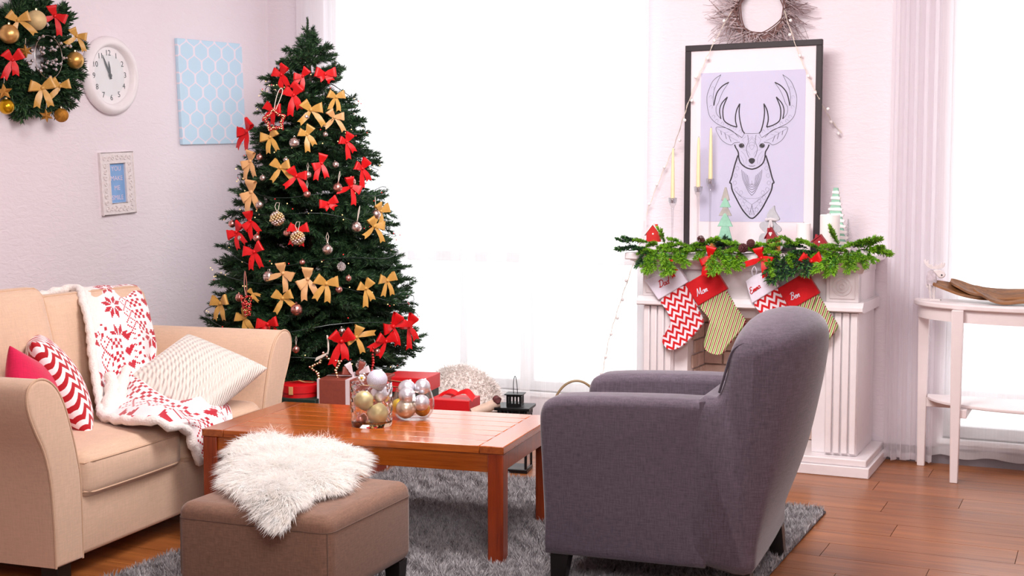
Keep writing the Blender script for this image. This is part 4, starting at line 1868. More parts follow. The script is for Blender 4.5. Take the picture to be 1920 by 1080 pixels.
rg = random.Random(9)
P = on_tree(515, 226, .10)
o = thing('beaded_star', 'red beaded star hanging from a pale cord in the upper left of the tree', 'star ornament', P)
mb = MB()
bead_path(mb, [(x, 0, z) for x, z in star_pts(.054, .035, 5, 96)], .0058, .0062, 3, rg)
stuff(mb.build('beads', M['red_bead'], o))
mb = MB()
bead_path(mb, [(x, -.010, z) for x, z in star_pts(.055, .036, 5, 96)], .0034, .0095, 2, rg)
stuff(mb.build('beads', M['champagne'], o))
MB().tube(catmull([(-.002, 0, .055), (.006, 0, .10), (.020, 0, .145), (.034, 0, .163), (.042, 0, .150), (.032, 0, .115), (.006, 0, .055)], 5), .0022, 5).build('cord', M['cord'], o)
P = on_tree(612, 692, .08)
o = thing('beaded_star', 'gold and copper beaded star low on the tree above the gift boxes', 'star ornament', P)
mb = MB()
bead_path(mb, [(x, 0, z) for x, z in star_pts(.082, .046, 5, 100)], .0072, .0115, 1, rg)
stuff(mb.build('beads', M['champagne'], o))
mb = MB()
bead_path(mb, [(x, -.005, z) for x, z in star_pts(.084, .049, 5, 100)], .006, .026, 1, rg)
stuff(mb.build('beads', M['rose'], o))
ribbon([Vector((.008, -.012, .075)), Vector((.014, -.02, .10)), Vector((.012, -.012, .14)), Vector((.006, 0, .17))], [.008] * 4, Vector((1, 0, 0))).build('ribbon', M['cord'], o)
ribbon([Vector((.004, -.016, .078)), Vector((-.02, -.022, .066)), Vector((-.05, -.022, .052))], [.014, .018, .02], Vector((.4, 0, 1))).build('ribbon', M['cord'], o)
P = on_tree(461, 572, .09)
o = thing('beaded_cone', 'red beaded cone hanging on a pink ribbon above the sofa arm', 'bead ornament', P)
mb, m2 = MB(), MB()
for k in range(150):
    t = rg.random()
    w = .028 * (1 - .55 * t)
    a = rg.uniform(0, 6.28)
    c = (w * math.cos(a) + .008 * t, w * math.sin(a) * .6, .048 - .10 * t)
    (mb if k % 4 else m2).sphere(c, .0044 if k % 4 else .003, 7, 5)
stuff(mb.build('beads', M['red_bead'], o))
stuff(m2.build('beads', M['champagne'], o))
MB().tube(catmull([(0, 0, .05), (-.006, 0, .10), (-.002, 0, .17), (.006, 0, .10), (.004, 0, .05)], 5), .0024, 5).build('ribbon', M['rose'], o)
P = on_tree(694, 680, .08)
o = thing('bead_string', 'short string of dark red beads hanging at the lower right of the tree', 'bead ornament', P)
mb = MB()
bead_path(mb, [(.016, 0, .075), (.012, 0, .04), (.016, 0, 0), (.008, 0, -.04), (-.02, 0, -.045), (-.05, 0, -.02)], .0075, .012, 1, rg, False)
stuff(mb.build('beads', M['red_bead'], o))

# ================================================================== wreath on the left wall
WB, WZ = -1.915, 2.045
wr = thing('fir_wreath', 'dark green fir wreath on the left wall beside the clock', 'wreath', RW(0, WB, WZ))
wr.rotation_euler = (0, 0, LR)
MB().tube([(.17 * math.cos(a * math.pi / 20), -.055, .17 * math.sin(a * math.pi / 20)) for a in range(40)], .030, 8, closed=True).build('ring', M['bark'], wr)
WM = [fir_mesh('wreath_sprig_%d' % i, [M['bark'], M['needle'], M['needle_tip']], 0.172, 6, .036, 650, .0034, 40 + i, droop=.05, spread=38) for i in range(3)]
rg = random.Random(21)
for k in range(96):
    az = 2 * math.pi * k / 96 * 3 + rg.uniform(-.1, .1)
    ri = .06 + .045 * (k % 3) + rg.uniform(-.015, .015)
    o = put('sprig', WM[k % 3], wr)
    lean = rg.uniform(.05, .5)
    turn = rg.uniform(.05, .6) * (1 if k % 2 else -1)
    d = Vector((math.cos(az + turn), -lean * .7, math.sin(az + turn))).normalized()
    o.matrix_basis = Matrix.Translation((ri * math.cos(az), -.05, ri * math.sin(az))) @ d.to_track_quat('X', 'Z').to_matrix().to_4x4() @ Matrix.Diagonal((rg.uniform(.75, 1.02), 1, 1, 1))


def on_wreath(px, py, y):
    P = on_plane(px, py, RW(-y, 0), AX)
    return P


WPX = 6.25 / 2400
for px, py, d, c, lab, rough, mt in ((17, 64, 35, (216, 170, 104), 'large satin gold bauble at the left of the wall wreath', .35, .8), (68, 38, 37, (214, 188, 138), 'cream matt bauble at the top of the wall wreath', .6, .3),
                                     (141, 113, 33, (214, 168, 92), 'gold bauble at the right edge of the wall wreath near the clock', .33, .8), (12, 200, 28, (208, 158, 22), 'shiny yellow-gold bauble at the lower left of the wall wreath', .25, .8),
                                     (115, 216, 27, (182, 124, 42), 'glittery bronze bauble hanging lowest on the wall wreath', .7, .5)):
    P = on_wreath(px, py, -.15 if d > 30 else -.12)
    o = thing('bauble', lab, 'bauble', P, 0, 'baubles on the wall wreath')
    m = plain('bauble_' + lab.split()[0] + str(d), c, rough, mt, var=.05 if rough < .65 else .35, scale=60, bump=.5 if rough > .65 else 0)
    MB().sphere((0, 0, 0), d * WPX / 2, 28, 18).build('ball', m, o, angle=180)
    MB().tube([(0, 0, d * WPX * .48), (0, 0, d * WPX * .58)], .006, 8).build('cap', M['champagne'], o)
for px, py, s, k, mk, roll, lab in ((103, 30, 40, 'D', RED, -30, 'red bow at the upper right of the wall wreath'), (24, 112, 38, 'B', RED, -16, 'red bow at the centre left of the wall wreath'),
                                    (34, 38, 40, 'D', GOLD, 10, 'gold bow between the two upper baubles of the wall wreath'), (144, 68, 34, 'D', GOLD, -16, 'gold bow sticking out at the right of the wall wreath above a bauble'),
                                    (80, 165, 44, 'A', GOLD, 4, 'gold bow with hanging tail, lower middle of the wall wreath'), (113, 162, 36, 'C', GOLD, -50, 'gold bow at the lower right of the wall wreath')):
    P = on_wreath(px, py, -.17)
    bow('red_bow' if mk == RED else 'gold_bow', k, mk, P, s * WPX, roll, lab, 'bow', 'bows on the wall wreath', R(20))
M['star_gold'] = plain('star_gold', (196, 142, 66), .35, .7, var=.1)
for px, py, s, lab in ((48, 96, 26, 'small gold star over the centre of the wall wreath'), (8, 172, 30, 'gold star at the lower left of the wall wreath'), (87, 217, 26, 'gold star hanging below the wall wreath')):
    P = on_wreath(px, py, -.20)
    o = thing('gold_star', lab, 'star ornament', P, R(20), 'gold stars on the wall wreath')
    r0 = s * WPX / 2
    n_ = 6 if px > 10 else 5
    ou = star_pts(r0, r0 * .45, n_, 96)
    mb = MB()
    vs = [(x, 0, z) for x, z in ou] + [(0, -r0 * .4, 0), (0, r0 * .4, 0)]
    N_ = len(ou)
    mb.add(vs, [(i, (i + 1) % N_, N_) for i in range(N_)] + [((i + 1) % N_, i, N_ + 1) for i in range(N_)])
    mb.build('star', M['star_gold'], o, smooth=False)
    MB().tube([(0, 0, r0), (.002, 0, r0 * 1.8)], .001, 4).build('cord', M['cord'], o)
tin = thing('bead_garland', 'string of shiny silver beads in the centre of the wall wreath', 'bead garland', RW(.10, WB, WZ), LR)
mb = MB()
M['silver_bright'] = plain('silver_bead', (240, 240, 244), .08, 1, var=.02)
for k in range(60):
    az = k * .42
    r_ = .085 + .05 * math.sin(k * 1.7) + rg.uniform(-.02, .02)
    mb.sphere((r_ * math.cos(az) + .02, -.03 + rg.uniform(-.03, .02), r_ * math.sin(az) * 1.2), rg.uniform(.006, .011), 8, 6)
stuff(mb.build('beads', M['silver_bright'], tin))
MB().tube([(.09 * math.cos(k * math.pi / 16) + .02, -.03, .105 * math.sin(k * math.pi / 16)) for k in range(32)], .0012, 4, closed=True).build('thread', M['silver'], tin)

# ================================================================== framed deer print on the mantel
def back_thing(name, label, cat, a, b, z, group=None, rz=0):
    return thing(name, label, cat, RW(a, b, z), -YAW + rz, group)


FA, FBk, FZ = 2.817, -.10, 1.0745
df = back_thing('framed_print', 'large black framed stag line drawing standing on the mantel', 'picture', FA, FBk, FZ)
FW, FH = .719, 2.156 - FZ
M['frame_black'] = plain('dark_brown_frame', (38, 26, 32), .6, var=.05)
t_ = .030
MB().box(0, FW, 0, .03, FH - t_, FH).box(0, FW, 0, .03, 0, t_).box(0, t_, 0, .03, t_, FH - t_).box(FW - t_, FW, 0, .03, t_, FH - t_).build('frame', M['frame_black'], df, bevel=.002)
MB().box(t_, FW - t_, .012, .02, t_, FH - t_).build('mat_board', plain('mat_board', (244, 230, 234), .7, var=.01), df, smooth=False)
MB().box(2.902 - FA, 3.454 - FA, .0105, .013, 1.228 - FZ, 2.009 - FZ).build('print', plain('lilac_print', (206, 202, 226), .7, var=.01), df, smooth=False)
MB().box(t_, FW - t_, .004, .006, t_, FH - t_).build('glass', M['glass_thin'], df, smooth=False)


def dz(x, y):
    a, z = back_az(1300 + x / 3.273, 100 + y / 3.273, FBk)
    return (a - FA, .0098, z - FZ)


AXD = 356


def draw(mb, pts, r, mirror=True, k=4, closed=False):
    for s in ((0, 1) if mirror else (0,)):
        q = [dz((2 * AXD - x + (y - 560) * 0 if s else x), y) for x, y in pts]
        mb.tube(catmull(q, k, closed), r, 4, closed=closed, flat=.3)


mb = MB()
draw(mb, [(295, 517), (250, 487), (195, 456), (140, 430), (100, 390), (85, 340), (80, 270), (95, 215), (120, 165), (166, 130)], 0.0032)
draw(mb, [(166, 130), (142, 180), (125, 225), (118, 270), (122, 320)], 0.0029)
draw(mb, [(122, 320), (140, 245), (175, 200), (215, 177)], 0.0029)
draw(mb, [(215, 177), (180, 230), (160, 275), (150, 305), (136, 330), (140, 370), (166, 402)], 0.0029)
draw(mb, [(166, 402), (158, 350), (172, 305), (206, 267)], 0.0026)
draw(mb, [(206, 267), (184, 320), (178, 360), (186, 412), (225, 440), (265, 452)], 0.0029)
draw(mb, [(265, 452), (255, 405), (262, 350), (282, 308)], 0.0029)
draw(mb, [(282, 308), (278, 360), (284, 415), (298, 470), (311, 490)], 0.0029)
draw(mb, [(311, 490), (330, 491), (356, 492)], 0.0026)
draw(mb, [(295, 517), (303, 505), (311, 490)], 0.0023)
draw(mb, [(275, 515), (240, 478), (205, 460), (165, 452), (135, 457), (150, 500), (178, 538), (225, 562), (250, 548), (282, 545)], 0.0029)
draw(mb, [(250, 560), (258, 580), (272, 605), (276, 640), (285, 668), (302, 688), (328, 704), (356, 711)], 0.0032)
draw(mb, [(270, 626), (250, 690), (232, 760), (220, 793), (229, 800), (236, 840), (265, 900), (300, 962), (338, 1005), (356, 1013)], 0.0035)
draw(mb, [(336, 688), (346, 691), (356, 691)], 0.0026)
draw(mb, [(276, 562), (288, 552), (304, 556), (310, 572), (298, 580), (282, 576), (276, 562)], 0.0023)
mb.build('ink_outline', M['ink'], df, angle=180)
mb = MB()
draw(mb, [(140, 460), (190, 490), (235, 520), (270, 535)], 0.0014)
for q in ([(165, 475), (170, 500)], [(190, 490), (200, 525)], [(215, 507), (228, 542)], [(185, 487), (215, 480)], [(210, 503), (240, 496)]):
    draw(mb, q, 0.0013)
for k in range(6):
    s = 1 - .14 * k
    draw(mb, [(356 - 62 * s, 715 + 8 * k), (356 - 58 * s, 760), (356 - 44 * s, 800 + 0 * k), (356 - 20 * s, 850 - 10 * k), (356, 872 - 18 * k)], 0.0011)
draw(mb, [(258, 850), (290, 880), (322, 905), (356, 928)], 0.0016)
draw(mb, [(240, 830), (280, 868), (320, 888), (356, 890)], 0.0013)
for x, y in ((262, 660), (255, 700), (245, 745), (240, 790), (250, 830), (270, 880), (290, 920), (315, 955), (335, 975), (300, 900), (278, 850)):
    draw(mb, [(x, y), (x + 14, y - 8), (x + 22, y + 8), (x + 8, y + 18), (x, y)], 0.0011)
for x, y in ((110, 390), (95, 330), (92, 270), (105, 215), (130, 415), (165, 432), (205, 448), (240, 462), (275, 480)):
    draw(mb, [(x, y), (x + 10, y - 12), (x + 20, y - 4), (x + 14, y + 8)], 0.0013)
for q in ([(330, 500), (335, 540), (322, 580), (330, 620), (340, 640)], [(320, 510), (300, 530), (318, 560)], [(356, 520), (340, 545), (346, 580), (356, 590)], [(290, 600), (310, 620), (322, 650), (318, 680)],
          [(300, 590), (330, 600), (345, 625)], [(285, 625), (300, 650), (312, 690)], [(325, 530), (345, 520), (356, 510)], [(334, 560), (345, 548), (356, 545)], [(332, 575), (344, 565), (356, 562)],
          [(356, 930), (350, 960), (342, 990)], [(320, 930), (335, 950), (350, 952)]):
    draw(mb, q, 0.0011)
mb.build('ink_detail', M['ink_soft'], df, angle=180)
mb = MB()
for s in (-1, 1):
    mb.prism([(dz(AXD + s * 63 + 15 * math.cos(a), 566 + 12 * math.sin(a))[0], dz(AXD + s * 63, 566 + 12 * math.sin(a))[2]) for a in [k * math.pi / 8 for k in range(16)]], .0092, .0102)
mb.prism([(dz(AXD + 19 * math.cos(a) * (1 - .25 * math.sin(a)), 660 + 18 * math.sin(a))[0], dz(AXD, 660 + 18 * math.sin(a))[2]) for a in [k * math.pi / 8 for k in range(16)]], .0092, .0102)
mb.build('ink_eyes_nose', M['ink'], df, smooth=False)
mb = MB()
for s in (-1, 1):
    c = dz(AXD + s * 63 + 5, 561)
    mb.sphere((c[0], .009, c[2]), .0016, 6, 4)
mb.build('eye_glint', M['white_paint'], df)

# ================================================================== mantel garland
GB = -.43
gl = back_thing('fir_garland', 'bright green fir garland lying along the mantel shelf above the stockings', 'garland', 0, 0, 0)
M['gar_bright'] = plain('garland_bright', (122, 172, 36), .5, var=.3, scale=8, rand=True)
M['gar_mid'] = plain('garland_mid', (70, 128, 44), .5, var=.35, scale=8, rand=True)
M['gar_dark'] = plain('garland_dark', (26, 58, 40), .55, var=.35, scale=8, rand=True)
GM = {'b': [fir_mesh('garland_sprig_b%d' % i, [M['bark'], M['gar_mid'], M['gar_bright']], .13, 5, .026, 1250, .0026, 60 + i, droop=.08, spread=45, tipmix=.85) for i in range(3)],
      'd': [fir_mesh('garland_sprig_d%d' % i, [M['bark'], M['gar_dark'], M['gar_mid']], .13, 5, .024, 1250, .0022, 70 + i, droop=.08, spread=42, tipmix=.3) for i in range(2)]}
rg = random.Random(31)
cpts = []
for k in range(25):
    px = 1175 + (1635 - 1175) * k / 24
    a, z = back_az(px, 470 + 6 * math.sin(k * 1.3), -.40)
    cpts.append((a, -.37 + .02 * math.sin(k * 2.1), 1.079 + .006 * math.sin(k)))
MB().tube(cpts, .003, 6).build('stem', M['bark'], gl)
SPR = []
for px in range(1180, 1640, 9):       # the main body lying on the shelf
    if 1396 < px < 1426:
        continue
    kind = 'd' if (px < 1195 or 1330 < px < 1372 or 1490 < px < 1530) and rg.random() < .75 else 'b'
    SPR.append((px, rg.uniform(455, 474), rg.choice((0, 180)) + rg.uniform(-26, 20), .62, kind, rg.uniform(-.9, -.1)))
for px in range(1186, 1636, 10):       # short sprays spilling over the shelf edge
    if 1396 < px < 1430 or 1538 < px < 1552:
        continue
    kind = 'd' if (px < 1200 or 1485 < px < 1530) and rg.random() < .7 else 'b'
    SPR.append((px, rg.uniform(462, 474), rg.choice((rg.uniform(-70, 0), rg.uniform(-180, -110))), .62, kind, -1.1))
SPR += [(1200, 462, 190, 1.0, 'd', 0), (1205, 455, 170, .9, 'd', -.2), (1215, 470, -110, .9, 'd', -.5), (1225, 470, -95, 1.0, 'b', -.6), (1240, 468, -105, 1.2, 'b', -.5), (1252, 470, -70, 1.2, 'b', -.6), (1266, 472, -100, 1.15, 'b', -.6), (1280, 470, -60, .9, 'b', -.6),
        (1245, 458, 110, .7, 'b', -.4), (1290, 464, 15, .7, 'b', -.5), (1310, 462, 20, .9, 'b', -.5),
        (1345, 470, -85, 1.15, 'b', -.6), (1360, 470, -60, 1.15, 'b', -.6), (1375, 474, -50, 1.0, 'b', -.6), (1395, 468, 15, .6, 'b', -.3), (1335, 465, -130, .7, 'b', -.6),
        (1450, 474, -75, 1.1, 'b', -.6), (1460, 474, -88, 1.4, 'd', -.5), (1472, 476, -78, 1.2, 'd', -.6), (1432, 466, 190, .6, 'b', -.5), (1475, 474, -50, .8, 'b', -.5),
        (1500, 470, -95, 1.15, 'd', -.6), (1515, 474, -80, 1.1, 'd', -.6), (1495, 462, 150, .7, 'b', -.3), (1530, 468, -20, .9, 'b', -.5),
        (1568, 470, -125, 1.3, 'b', -.6), (1580, 472, -110, 1.2, 'b', -.6), (1595, 470, -80, 1.0, 'b', -.6), (1572, 462, 120, .8, 'b', -.2), (1600, 464, 20, 1.0, 'b', -.4), (1615, 468, -10, 1.1, 'b', -.3), (1612, 474, -60, .8, 'b', -.5), (1622, 466, 30, .7, 'b', -.2)]
for px, py, ang, s, kind, fwd in SPR:
    a, z = back_az(px, py, GB)
    hang = -1 < fwd < -.45 and math.sin(R(ang)) < -.5
    o = put('sprig', rg.choice(GM[kind]), gl)
    d = Vector((math.cos(R(ang)), fwd * .6, math.sin(R(ang)))).normalized()
    b = GB - (.045 if hang else .0) + rg.uniform(-.01, .03 if not hang else 0)
    b = GB - .01 if fwd < -1 else b
    zz = max(z, 1.088) if not hang else max(z, 1.07)
    o.matrix_basis = Matrix.Translation((a, b, zz)) @ d.to_track_quat('X', 'Z').to_matrix().to_4x4() @ Matrix.Diagonal((s * (.82 if hang else 1),) * 3 + (1,))
GX = 6.2 / 2400
# pinecones
M['cone'] = plain('pinecone_brown', (92, 44, 44), .7, var=.35, scale=60)
cone_mb = MB()
for k in range(64):
    t = k / 64
    a = k * 2.39996
    z_ = -.5 + t
    r_ = .40 * math.sin(math.pi * (.12 + .8 * t)) ** .8
    d = Vector((math.cos(a), math.sin(a), .45))
    s_ = Vector((-math.sin(a), math.cos(a), 0))
    c = Vector((r_ * .55 * math.cos(a), r_ * .55 * math.sin(a), z_))
    e = c + d * (r_ * .75)
    w = .16 * (1 - .4 * t)
    u_ = Vector((0, 0, .06))
    cone_mb.add([c - s_ * w * .4, c + s_ * w * .4, e + s_ * w, e + u_ + d * .05, e - s_ * w], [(0, 1, 2, 3), (0, 3, 4), (0, 4, 2, 1), (2, 4, 3)])
cone_mb.tube([(0, 0, -.5), (0, 0, .45)], [.2, .08], 8)
cone_me = cone_mb.mesh('pinecone', M['cone'], smooth=False)
for px, py, d, lab in ((1315, 449, 14, 'small brown pinecone half hidden in the garland below the candlesticks'), (1394, 466, 17, 'brown pinecone at the right end of the left garland half'), (1408, 457, 15, 'brown pinecone on the mantel just right of the left garland half'), (1382, 488, 16, 'brown pinecone hanging lowest from the garland')):
    P = on_plane(px, py, RW(0, GB - .05), BX)
    o = put('pinecone', cone_me)
    o.location = P
    o.rotation_euler = (R(60), R(20 * (px % 3)), R(px))
    o.scale = (d * GX,) * 3
    tag(o, lab, 'pinecone', 'pinecones in the mantel garland')
for px, py, s, k, roll, lab in ((1332, 482, 40, 'C', 14, 'shiny red ribbon bow on the garland above the stocking with a red cuff, left pair'), (1428, 484, 42, 'D', -30, 'red ribbon bow under the garland above the second white-cuffed stocking'),
                                (1522, 490, 40, 'C', -40, 'red ribbon tail bow at the right of the garland above the last stocking'), (1256, 498, 24, 'B', 30, 'small red ribbon bow mostly hidden in the left end of the garland')):
    P = on_plane(px, py, RW(0, GB - .055), BX)
    bow('red_bow', k, RED, P, s * GX, roll, lab, 'bow', 'red bows on the mantel garland', -YAW)

# ================================================================== stockings
M['st_chev'] = chevron('stocking_chevron', (206, 8, 20), (240, 228, 236), .042, .027, .037, R(33))
M['st_stripe'] = stripes('stocking_stripe', [(0, (146, 172, 96)), (.30, (236, 226, 194)), (.48, (140, 14, 34)), (.74, (236, 226, 194)), (.90, (146, 172, 96))], .019, R(-17))
M['cuff_white'] = fabric('cuff_white', (232, 224, 238), .95, (300, 300, 300), bump=.1)
M['cuff_red'] = fabric('cuff_red', (200, 10, 22), .92, (300, 300, 300), bump=.1)
LET = {
    'D': [[(.15, .95), (.10, .02)], [(-.08, .82), (.2, 1), (.55, .85), (.65, .5), (.5, .12), (.15, 0), (-.05, .1)]],
    'a': [[(.35, .4), (.15, .45), (.02, .25), (.1, .02), (.3, .12), (.36, .42), (.34, .08), (.47, .05)]],
    'd': [[(.35, .4), (.15, .45), (.02, .25), (.1, .02), (.3, .12), (.38, .5), (.44, 1.0)], [(.40, .6), (.35, .1), (.48, .04)]],
    'M': [[(-.05, .05), (.06, .1), (.2, 1), (.36, .1), (.66, 1), (.66, .1), (.8, .08)]],
    'o': [[(.22, .45), (.02, .28), (.1, .02), (.3, .08), (.34, .34), (.22, .45), (.42, .42)]],
    'm': [[(0, .42), (.04, .0), (.06, .22), (.17, .44), (.21, .3), (.21, .0), (.23, .22), (.34, .44), (.39, .3), (.38, .06), (.5, .05)]],
    'E': [[(.55, .85), (.36, 1), (.14, .85), (.2, .6), (.38, .55), (.10, .46), (.0, .18), (.2, 0), (.55, .16)]],
    'B': [[(.2, .95), (.1, 0)], [(-.04, .82), (.25, 1), (.5, .85), (.42, .6), (.2, .53), (.48, .46), (.52, .18), (.28, 0), (-.02, .08)]],
    'e': [[(.05, .2), (.30, .3), (.24, .45), (.06, .34), (.07, .08), (.24, .0), (.42, .14)]],
    'n': [[(0, .42), (.04, 0), (.06, .22), (.2, .44), (.27, .32), (.26, .06), (.40, .06)]],
}
ADV = {'D': .74, 'a': .46, 'd': .52, 'M': .82, 'o': .42, 'm': .50, 'E': .58, 'B': .62, 'e': .40, 'n': .42}


def script_word(word, m, parent, name, o, h, ang, y):
    ca, sa = math.cos(R(ang)), math.sin(R(ang))
    mb = MB()
    x = 0
    for ch in word:
        for st_ in LET[ch]:
            q = []
            for px, pz in st_:
                sx = x + px + .28 * pz
                q.append((o[0] + (sx * ca - pz * sa) * h, y, o[1] + (sx * sa + pz * ca) * h))
            mb.tube(catmull(q, 4), .0021, 5)
        x += ADV[ch]
    mb.build(name, m, parent, angle=180)


def c1(x, y):
    return (1150 + x / 3.375, 380 + y / 3.375)


LEGA = [(305, 608), (335, 680), (362, 745), (345, 800), (308, 855), (316, 895), (340, 925), (375, 934), (430, 915), (490, 862), (545, 800), (571, 760), (562, 725), (520, 640), (467, 522)]
LEGB = [(553, 645), (590, 712), (607, 745), (598, 800), (578, 870), (575, 915), (598, 945), (640, 962), (675, 964), (702, 945), (730, 900), (790, 830), (832, 770), (832, 738), (780, 665), (722, 570), (700, 560)]
CUFA = [(203, 490), (300, 452), (415, 408), (478, 502), (290, 616)]
CUFB = [(458, 516), (640, 408), (726, 545), (540, 652)]
OFS = -.418
STK = [('white cuffed red zigzag stocking at the far left of the mantel', LEGA, CUFA, (0, 0), 'st_chev', 'cuff_white', 'cuff_red', 'Dad', (300, 536), 48, 24),
       ('red cuffed green striped stocking, second from the left on the mantel', LEGB, CUFB, (0, 0), 'st_stripe', 'cuff_red', 'cuff_white', 'Mom', (538, 592), 50, 28),
       ('white cuffed red zigzag stocking, third from the left, partly behind the armchair', LEGA, [(250, 480), (300, 445), (415, 400), (462, 515), (290, 622)], (590, 16), 'st_chev', 'cuff_white', 'cuff_red', 'Emma', (286, 563), 42, 36),
       ('red cuffed green striped stocking, rightmost, mostly behind the armchair', LEGB, CUFB, (584, 26), 'st_stripe', 'cuff_red', 'cuff_white', 'Ben', (545, 590), 48, 24)]
for lab, leg, cuf, (dx, dy), lm, cm, tm, wd, tp, th, ang in STK:
    def q(p, b=OFS):
        return back_az(*c1(p[0] + dx, p[1] + dy), b)
    tops = q(cuf[1])
    root = back_thing('christmas_stocking', lab, 'stocking', tops[0], OFS, tops[1], 'stockings hanging under the mantel')
    ol = [(a - tops[0], z - tops[1]) for a, z in map(q, leg)]
    ol = [(p.x, p.z) for p in catmull([(x, 0, z) for x, z in ol], 3, True)]
    rings = [[(x, y, z) for x, z in inset(ol, i)] for y, i in ((-.006, .010), (-.010, .004), (-.004, .0), (.010, .0), (.016, .004))]
    MB().loft(rings).build('stocking_leg', M[lm], root, angle=60)
    oc_ = [(a - tops[0], z - tops[1]) for a, z in map(q, cuf)]
    rings = [[(x, y, z) for x, z in inset(oc_, i)] for y, i in ((-.016, .004), (-.013, .0), (.018, .0), (.022, .003))]

    MB().prism(oc_, -.0155, .020).build('cuff', M[cm], root, bevel=.005, seg=3)
    o2_ = q(tp)
    x0, z0 = o2_[0] - tops[0], o2_[1] - tops[1]
    script_word(wd, M['cuff_red' if tm == 'cuff_red' else 'cuff_white'], root, 'embroidered_name', (x0, z0), th / 3.375 * GX * .94, ang, -.0165)
    MB().tube(catmull([(.0, .0, -.012), (-.012, .004, .02), (.0, .006, .045), (.012, .004, .02), (.004, 0, -.012)], 4), .003, 5).build('hanging_loop', M[cm], root)

# ================================================================== candles and little things on the mantel
MZ = 1.0725
M['wax'] = plain('ivory_wax', (242, 224, 178), .5, var=.03)
M['wax_white'] = plain('white_wax', (246, 238, 236), .5, var=.02)
for (px, pc, pt, b, lab) in ((1261, 385, 278, -.25, 'left'), (1309, 364, 258, -.20, 'middle'), (1332, 349, 240, -.15, 'right')):
    a, zc_ = back_az(px, pc, b)
    zt = back_az(px, pt, b)[1]
    o = back_thing('candlestick', {'left': 'clear glass candlestick, shortest and leftmost of three on the mantel', 'middle': 'clear glass candlestick, middle height of the three on the mantel', 'right': 'clear glass candlestick, tallest of the three in front of the print'}[lab],
                   'candlestick', a, b, MZ, 'glass candlesticks on the mantel')
    h = zc_ - MZ
    MB().lathe([(.001, 0), (.034, 0), (.035, .004), (.02, .009), (.008, .018), (.005, .05), (.0042, h * .5), (.0062, h - .03), (.010, h - .006), (.017, h + .002), (.0215, h + .018), (.023, h + .040), (.0215, h + .040), (.0195, h + .02), (.0125, h + .0105), (.001, h + .010)], 28).build('stem', M['glass_stem'], o, angle=180)
    MB().lathe([(.001, h + .0108), (.0115, h + .0108), (.0125, h + .036), (.011, h + .036), (.001, h + .034)], 20).build('candle_socket', M['silver_bright'], o)
    c = back_thing('taper_candle', 'ivory taper candle in the %s glass candlestick' % {'left': 'shortest, leftmost', 'middle': 'middle', 'right': 'tallest'}[lab], 'candle', a, b, zc_ + .011, 'ivory taper candles on the mantel')
    L = zt - zc_ - .011
    MB().lathe([(.001, 0), (.0095, 0), (.0110, .03), (.0088, L * .6), (.0064, L * .93), (.0045, L), (.001, L)], 20).build('wax', M['wax'], c)
    MB().tube([(0, 0, L - .001), (.001, 0, L + .007)], .0009, 5).build('wick', M['ink'], c)
for px0, px1, pt, b, lab, dark in ((1494, 1520, 418, -.16, 'short white pillar candle in front of the frame, its right corner', 0), (1538, 1575, 402, -.30, 'large white pillar candle right of the black frame', 0)):
    a0, z1 = back_az(px0, pt, b)
    a1, _ = back_az(px1, pt, b)
    c = back_thing('pillar_candle', lab, 'candle', (a0 + a1) / 2, b, MZ, 'white pillar candles on the mantel')
    r_ = (a1 - a0) / 2
    h = z1 - MZ
    MB().lathe([(.001, 0), (r_, 0), (r_, h - .004), (r_ - .004, h), (r_ * .5, h - .003), (.001, h - .006)], 32).build('wax', M['wax_white'], c)
    MB().tube([(0, 0, h - .006), (0, .001, h + .006)], .001, 5).build('wick', M['ink'], c)
M['mint'] = plain('mint_paint', (150, 200, 176), .7, var=.12, scale=40)
M['grey_felt'] = plain('grey_felt', (186, 186, 192), .9, var=.08, scale=60)
M['grey_wood'] = plain('grey_wood', (172, 166, 160), .7, var=.15, scale=30)
M['bare_wood'] = plain('bare_wood', (170, 140, 116), .7, var=.2, scale=30)
M['dk_red'] = plain('dark_red_paint', (158, 18, 34), .6)
M['house_red'] = plain('house_red', (206, 34, 30), .6)
# layered wooden tree, left of the print centre
a, _ = back_az(1360, 400, -.30)
o = back_thing('wooden_tree', 'slim mint and grey painted wooden tree in front of the print', 'tree ornament', a, -.30, MZ)
zt = back_az(1360, 352, -.30)[1] - MZ
for i, (z0, z1, w0, w1, m) in enumerate(((.05, .155, .042, .018, 'mint'), (.135, .20, .040, .010, 'mint'), (.19, .243, .034, .009, 'grey_wood'), (.233, .279, .029, .008, 'mint'), (.268, zt, .022, .006, 'grey_wood'))):
    MB().prism([(-w0, z0), (w0, z0), (w1 * .7, z1), (0, z1 + .004), (-w1 * .7, z1)], -.007 - .001 * (i % 2), .007).build('tier', M[m], o, bevel=.002)
MB().box(-.006, .006, -.006, .006, 0, .06).build('trunk', M['bare_wood'], o)
MB().box(-.03, .03, -.02, .02, 0, .008).build('base', M['bare_wood'], o, bevel=.002)
# little dark bottle-brush arch of fir beside it
a, z = back_az(1352, 440, -.33)
o = back_thing('mini_fir', 'small dark green fir sprig tree at the foot of the mint wooden tree', 'tree ornament', a, -.33, MZ)
sp = fir_mesh('mini_fir_mesh', [M['bark'], M['gar_dark'], M['needle']], .075, 5, .016, 1500, .0011, 88, droop=.3)
for k in range(6):
    q_ = put('branch', sp, o)
    q_.location = (0, 0, .015)
    q_.rotation_euler = (0, -R(78 - 7 * k), k * 1.2)
